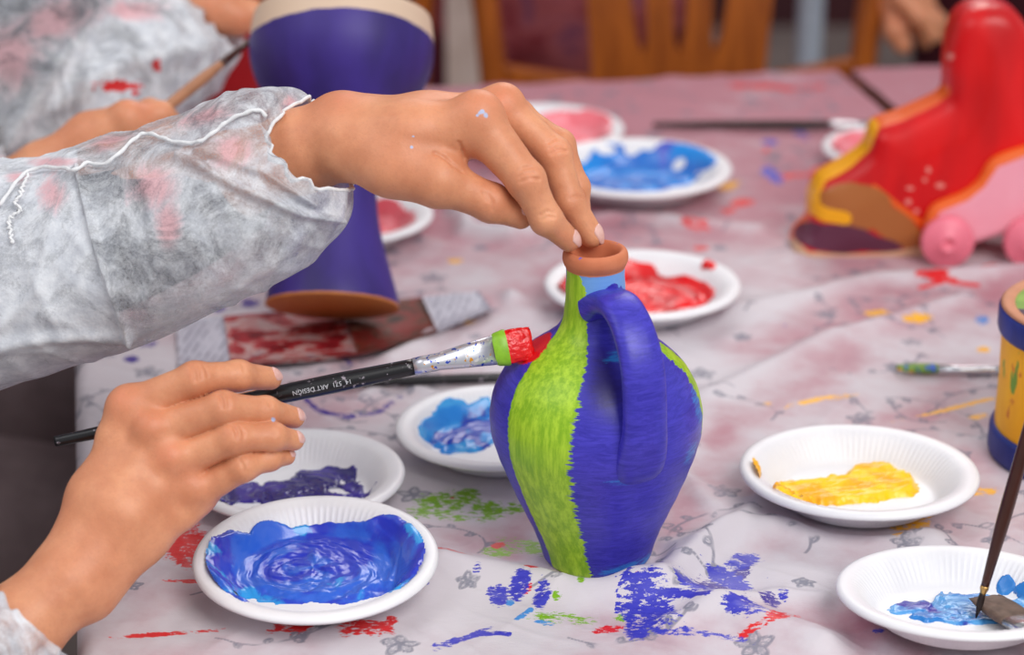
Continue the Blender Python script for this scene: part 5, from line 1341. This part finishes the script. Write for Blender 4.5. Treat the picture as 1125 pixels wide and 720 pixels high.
# ================================================================ chairs and people beyond the table
mw = NT('orange_brown_wood', .4, .4); n = mw.noise(mw.coord((14, 14, 1.2)), 5, 4, .6, .6); mw.color(mw.ramp(n, [(.3, (132, 62, 10)), (.7, (176, 92, 22))])); M_chair = mw.m
def chair(x, y, rot, label):
    """wooden chair, its back towards -y of its own frame facing the camera; origin at floor"""
    t = empty('wooden_chair', (x, y, 0), label, 'chair', rot=(0, 0, rot))
    W = .44; zs = .45
    bevel(mesh_obj('seat', *box(0, -.20, zs, W, .42, .03), M_chair, t, smooth=False), .008)
    for sx in (-1, 1):
        bevel(mesh_obj('leg', *tube([(sx*(W/2-.03), -.38, 0), (sx*(W/2-.03), -.38, zs-.012)], [.018, .021], 16), M_chair, t), .002)
        pth = spline([(sx*(W/2-.02), .01, 0), (sx*(W/2-.02), 0, .45), (sx*(W/2-.012), .015, .70), (sx*(W/2+.024), .05, .98)], 6)
        mesh_obj('back_post', *tube([tuple(p) for p in pth], [(.024, .015)]*len(pth), 16), M_chair, t)
    def rail(z0, z1, y0):
        V = []; n = 24
        for i in range(n+1):
            u = i/n*2-1; x_ = u*(W/2-.012); yy = y0+.012*(1-u*u)
            crv = .030*u*u
            for (dy, dz) in ((-.010, z0), (.010, z0), (.010, z1+crv), (-.010, z1+crv)): V.append((x_, yy+dy, dz))
        F_ = [[i*4+k, i*4+(k+1) % 4, (i+1)*4+(k+1) % 4, (i+1)*4+k] for i in range(n) for k in range(4)]+[[3, 2, 1, 0], [n*4+k for k in range(4)]]
        return V, F_
    bevel(mesh_obj('lower_rail', *rail(.605, .672, .012), M_chair, t, smooth=False), .004)
    bevel(mesh_obj('top_rail', *rail(.955, 1.01, .045), M_chair, t, smooth=False), .006)
    # fan splat with three tapering slots
    z0, z1 = .64, .97; bw, tw_ = .190, .245
    outer = lambda z: (bw+(tw_-bw)*((z-z0)/(z1-z0))**1.3)/2
    def slot(c0, c1, z):
        u = (z-.705)/(z1-.705)
        if u <= 0: return None
        c = c0+(c1-c0)*u; w_ = .004+.013*u**.8; return (c-w_, c+w_)
    slots = [(-.040, -.062), (0, 0), (.040, .062)]
    V = []; Fc = []
    zsn = [z0+i*(z1-z0)/20 for i in range(21)]
    def strip(lo, hi, za):
        b = len(V)
        for i, z in enumerate(za):
            yb = .014+.035*((z-z0)/(z1-z0))**1.2
            for (xx, dy) in ((lo(z), -.008), (hi(z), -.008), (hi(z), .008), (lo(z), .008)): V.append((xx, yb+dy, z))
        for i in range(len(za)-1):
            for k in range(4): Fc.append([b+i*4+k, b+i*4+(k+1) % 4, b+(i+1)*4+(k+1) % 4, b+(i+1)*4+k])
        Fc.append([b+3, b+2, b+1, b]); e = b+(len(za)-1)*4; Fc.append([e, e+1, e+2, e+3])
    strip(lambda z: -outer(z), lambda z: outer(z), [z for z in zsn if z <= .71])
    zz = [.705]+[z for z in zsn if z > .71]
    S = lambda i: (lambda z: (slot(*slots[i], z) or (slots[i][0], slots[i][0])))
    strip(lambda z: -outer(z), lambda z: S(0)(z)[0], zz); strip(lambda z: S(0)(z)[1], lambda z: S(1)(z)[0], zz)
    strip(lambda z: S(1)(z)[1], lambda z: S(2)(z)[0], zz); strip(lambda z: S(2)(z)[1], lambda z: outer(z), zz)
    mesh_obj('splat', V, Fc, M_chair, t, smooth=False)
    bevel(mesh_obj('stretcher', *merge(box(W/2-.03, -.19, .2, .02, .36, .025), box(-W/2+.03, -.19, .2, .02, .36, .025), box(0, -.19, .2, W-.07, .02, .025)), M_chair, t, smooth=False), .003)
    return t
pa = PZ(748, 60, 2.57); chair(pa.x, pa.y, math.radians(4), 'orange-brown chair with slotted splat facing the table end')
pb = PZ(256, 60, 2.63); chair(pb.x, pb.y, math.radians(-3), 'orange-brown chair mostly hidden by the purple vase')
# pcx = PZ(1190, 60, 2.75); chair(pcx.x, pcx.y, math.radians(8), 'orange-brown chair behind the red boot figure')
# pale post and bright bottle-like vase behind
mw = NT('pale_post_paint', .6); n = mw.noise(mw.coord(), 20, 3); mw.color(mw.ramp(n, [(.3, (216, 196, 186)), (.7, (236, 218, 210))])); M_post = mw.m
pp = PZ(512, 50, 2.95); struct(bevel(mesh_obj('trim_1', *box(pp.x, pp.y, 1.5, .050, .05, 3.0), M_post, smooth=False), .004))
M_glow = simple('pale_blue_glaze', (196, 208, 224), .25, .6, .05)
gp = PZ(889, 40, 3.1)
g_ = empty('floor_post', (gp.x, gp.y, 0), 'short pale bluish-white post standing behind the slotted chair', 'post')
mesh_obj('post_body', *lathe([tuple(p) for p in spline([(0, .004), (.017, .004), (.018, .01), (.018, .3), (.018, .655), (.015, .672), (0, .676)], 3)], 32, False), M_glow, g_)
mesh_obj('base', *lathe([(0, 0), (.09, 0), (.092, .008), (.08, .014), (.02, .02), (0, .02)], 40, False), M_glow, g_)

def cloth_mat(name, c1, c2, c3=None, scale=20):
    m = NT(name, .85, .2); n = m.noise(m.coord(), scale, 3, .6, .5); st = [(.3, c1), (.55, c2)]
    if c3: st.append((.7, c3))
    m.color(m.ramp(n, st)); return m.m
def bystander(x, y, label, c_top, c_leg, hand=None, S=1.0, dress=None):
    """standing adult facing the table"""
    t = empty('person', (x, y, 0), label, 'person')
    hip = np.array([x, y, .92*S]); chest = hip+np.array([0, -.01, .36*S]); neck = hip+np.array([0, 0, .56*S]); head = neck+np.array([0, -.03, .14*S])
    shL = neck+np.array([-.17*S, 0, -.05]); shR = neck+np.array([.17*S, 0, -.05])
    arms = []
    for sh, sg in ((shL, -1), (shR, 1)):
        el = sh+np.array([sg*.05, .0, -.28*S]); wr = el+np.array([0, -.10, -.20*S])
        arms.append([sh, el, wr])
    if hand is not None: arms[0][1] = np.array(hand['elbow']); arms[0][2] = PQ(hand['arm'][0])
    pts = np.array([hip, head, shL, shR]+[q for a in arms for q in a]+[np.array([x-.15, y-.15, .0]), np.array([x+.15, y+.1, 0])])
    h = .011; fl = Field(pts.min(0)-.14, pts.max(0)+.16, h); D = fl.new()
    fl.cone(D, hip, chest, .13*S, .13*S, .04, ((0, 1, 0), .72), pad=.06); fl.cone(D, chest, neck-np.array([0, 0, .07]), .13*S, .08*S, .05, ((0, 1, 0), .75), pad=.06)
    fl.cone(D, neck-np.array([0, 0, .06]), neck+np.array([0, -.01, .05]), .05*S, .048*S, .03); fl.cone(D, head+np.array([0, 0, .03]), head+np.array([0, -.012, -.05]), .09*S, .065*S, .02); fl.ball(D, head+np.array([0, -.09, -.02]), .014, .012)
    for a in arms:
        fl.cone(D, chest+np.array([0, 0, .12]), a[0], .07, .055, .05); fl.cone(D, a[0], a[1], .048, .038, .02); fl.cone(D, a[1], a[2], .038, .026, .02)
        if hand is None or a is not arms[0]:
            fl.cone(D, a[2], a[2]+np.array([0, -.03, -.06]), .026, .030, .02, ((1, 0, 0), .6))
            for k in range(4): fl.cone(D, a[2]+np.array([(k-1.5)*.004, -.02-(k-1.5)*.017, -.08]), a[2]+np.array([(k-1.5)*.004, -.04-(k-1.5)*.017, -.155]), .0105, .009, .008)
    for sg in (-1, 1):
        hp = hip+np.array([sg*.085, 0, -.04]); kn = np.array([x+sg*.10, y-.02, .50*S]); an = np.array([x+sg*.11, y+.02, .08])
        fl.cone(D, hp, kn, .095*S, .062*S, .04); fl.cone(D, kn, an, .06*S, .038*S, .03)
    V, Q = surface_nets(D, fl.lo, h); R = np.zeros(len(V))
    if hand is not None:
        Vh, Qh, Rh = H(hand, .0026); Q = np.concatenate([Q, Qh+len(V)]); V = np.concatenate([V, Vh]); R = np.concatenate([R, Rh])
    bd = mesh_obj('body', V, Q, M_skin, t, world=True); fattr(bd, 'skin', np.stack([R, R*0, R*0, R*0+1], -1))
    fl = Field(pts.min(0)-.16, pts.max(0)+.16, .012); D = fl.new()
    fl.cone(D, hip-np.array([0, 0, .12]), chest, .175*S, .155*S, .04, ((0, 1, 0), .78), pad=.08); fl.cone(D, chest, neck-np.array([0, 0, .075]), .155*S, .085*S, .05, ((0, 1, 0), .8), pad=.08)
    for a in arms: fl.cone(D, chest+np.array([0, 0, .12]), a[0], .085, .066, .05); fl.cone(D, a[0], a[1], .064, .052, .03); fl.cone(D, a[1], a[1]+(a[2]-a[1])*.7, .052, .044, .02)
    if dress: fl.cone(D, hip, np.array([x, y-.02, dress+.12]), .175*S, .19, .04, ((0, 1, 0), .85), pad=.08)
    V, Q = surface_nets(D, fl.lo, .012); n = fbm(V[:, 0]*12, V[:, 1]*12, V[:, 2]*10, 3); V[:, 1] += n*.015; mesh_obj('shirt', V, Q, c_top, t, world=True)
    fl = Field(pts.min(0)-.16, np.array([x+.4, y+.3, 1.05]), .012); D = fl.new(); fl.cone(D, hip, hip+np.array([0, 0, .03]), .15*S, .145*S, .03, ((0, 1, 0), .8))
    for sg in (-1, 1):
        hp = hip+np.array([sg*.085, 0, -.04]); kn = np.array([x+sg*.10, y-.02, .50*S]); an = np.array([x+sg*.11, y+.02, .10])
        fl.cone(D, hp, kn, .11*S, .082*S, .04); fl.cone(D, kn, an, .08*S, .066*S, .03)
    V, Q = surface_nets(D, fl.lo, .012); mesh_obj('trousers', V, Q, c_leg, t, world=True)
    for sg in (-1, 1):
        a = np.array([x+sg*.11, y+.03, .05]); fl = Field(a-.2, a+.15, .007); D = fl.new(); fl.cone(D, a, a+np.array([0, -.15, -.012]), .048, .036, .02)
        V, Q = surface_nets(D, fl.lo, .007); V[:, 2] = np.maximum(V[:, 2], .001); mesh_obj('shoe', V, Q, M_sweater, t, world=True)
    hh = head; fl = Field(hh-.2, hh+.2, .008); D = fl.new(); fl.cone(D, hh+np.array([0, .015, .045]), hh+np.array([0, .035, -.05]), .10*S, .085*S, .02); fl.carve(D, hh+np.array([-.03, -.12, -.03]), hh+np.array([.03, -.12, -.05]), .085, .01)
    V, Q = surface_nets(D, fl.lo, .008); mesh_obj('hair', V, Q, M_hair, t, world=True)
    return t
p3 = PZ(612, 0, 3.05)
bystander(p3.x, p3.y+.04, 'standing person in rose and maroon patterned clothes behind the slotted chair', cloth_mat('rose_pattern_cloth', (136, 36, 54), (200, 110, 116), (100, 70, 120), 16), cloth_mat('maroon_cloth', (60, 16, 30), (96, 34, 48), None, 10), dress=.58)
handE = dict(arm=[(960, -150, 2.66, 34), (972, -70, 2.62, 30), (978, -35, 2.60, 26)],
 palm=[[(978, -35, 2.59, 20), (982, 0, 2.57, 16)], [(985, -35, 2.60, 20), (998, 0, 2.59, 15)], [(992, -35, 2.62, 18), (1012, -4, 2.61, 14)]],
 palmk=.014, fingers=[[(985, -20, 2.56, 14), (992, 0, 2.545, 12), (1012, 20, 2.54, 11), (1026, 40, 2.545, 8)], [(980, -10, 2.58, 15), (982, 5, 2.57, 14), (984, 34, 2.56, 13), (992, 50, 2.56, 10)], [(990, -8, 2.60, 14), (998, 5, 2.59, 13), (1008, 30, 2.59, 11), (1016, 46, 2.60, 8)], [(1004, -8, 2.62, 13), (1012, 4, 2.61, 12), (1030, 24, 2.61, 10), (1034, 38, 2.62, 8)]],
 red=[((985, 20, 2.56, 1), 40, .8)], elbow=tuple(PZ(985, -330, 2.80)))
bx = PZ(1080, 0, 3.0)
bystander(bx.x+.10, bx.y+.02, 'standing person in pink top whose hand hangs over the far table', cloth_mat('pink_top', (196, 96, 120), (214, 124, 146), None, 14), cloth_mat('dark_maroon_skirt', (40, 10, 20), (66, 22, 32), None, 10), hand=handE)

# seats of the two children, and faces
for bx_, by_, lb_ in ((B1X, B1Y, 'orange-brown chair under the child pressing the jug'), (B2X, B2Y, 'orange-brown chair under the child with the tall vase')):
    chair(bx_-.20, by_, PI/2, lb_)
M_eye = NT('eye_white', .2); M_eye.color((232, 228, 222)); M_eye = M_eye.m
M_iris = NT('dark_iris', .15); M_iris.color((40, 24, 16)); M_iris = M_iris.m
M_lip = simple('lips', (186, 92, 84), .45, bump=0)
def face(parent, head, fwd, S):
    fwd = np.array(fwd, float); side = np.cross(np.array([0, 0, 1.0]), fwd)
    def ball(name, c, r, mat, sq=(1, 1, 1)):
        V = []; nu, nv = 12, 16
        for i in range(nu+1):
            a = PI*i/nu
            for j in range(nv):
                b = 2*PI*j/nv; V.append(c+fwd*r*math.sin(a)*math.cos(b)*sq[0]+side*r*math.sin(a)*math.sin(b)*sq[1]+np.array([0, 0, r*math.cos(a)*sq[2]]))
        mesh_obj(name, V, grid_faces(nu+1, nv, False, True), mat, parent, world=True)
    for sg in (-1, 1):
        ball('eye', head+fwd*.070*S+side*sg*.030*S+np.array([0, 0, .002]), .0125*S, M_eye, (1, 1.15, .75))
        ball('iris', head+fwd*.0795*S+side*sg*.030*S+np.array([0, 0, .001]), .0056*S, M_iris, (.7, 1, 1))
        ball('eyebrow', head+fwd*.080*S+side*sg*.031*S+np.array([0, 0, .022*S]), .015*S, M_hair, (.35, 1, .18))
    ball('mouth', head+fwd*.071*S+np.array([0, 0, -.052*S]), .017*S, M_lip, (.45, 1, .32))
face(c1, J1['head'], (1, 0, 0), .95); face(c2, J2['head'], (1, 0, 0), 1.0)
for o_ in list(sc.objects):
    if o_.name.startswith('person') and o_ not in (c1, c2):
        face(o_, np.array([o_.location.x, o_.location.y-.03, .92+.56+.14]), (0, -1, 0), 1.0)
make_cloth(0, TW, .0016, 'tablecloth', 'pinkish white floral cloth spattered with paint on the near table')
make_cloth(TW+GAP, TW, .006, 'tablecloth', 'plain stretch of pinkish cloth on the second table at the right', left=.006, right=.1, near=.1, far=.02)
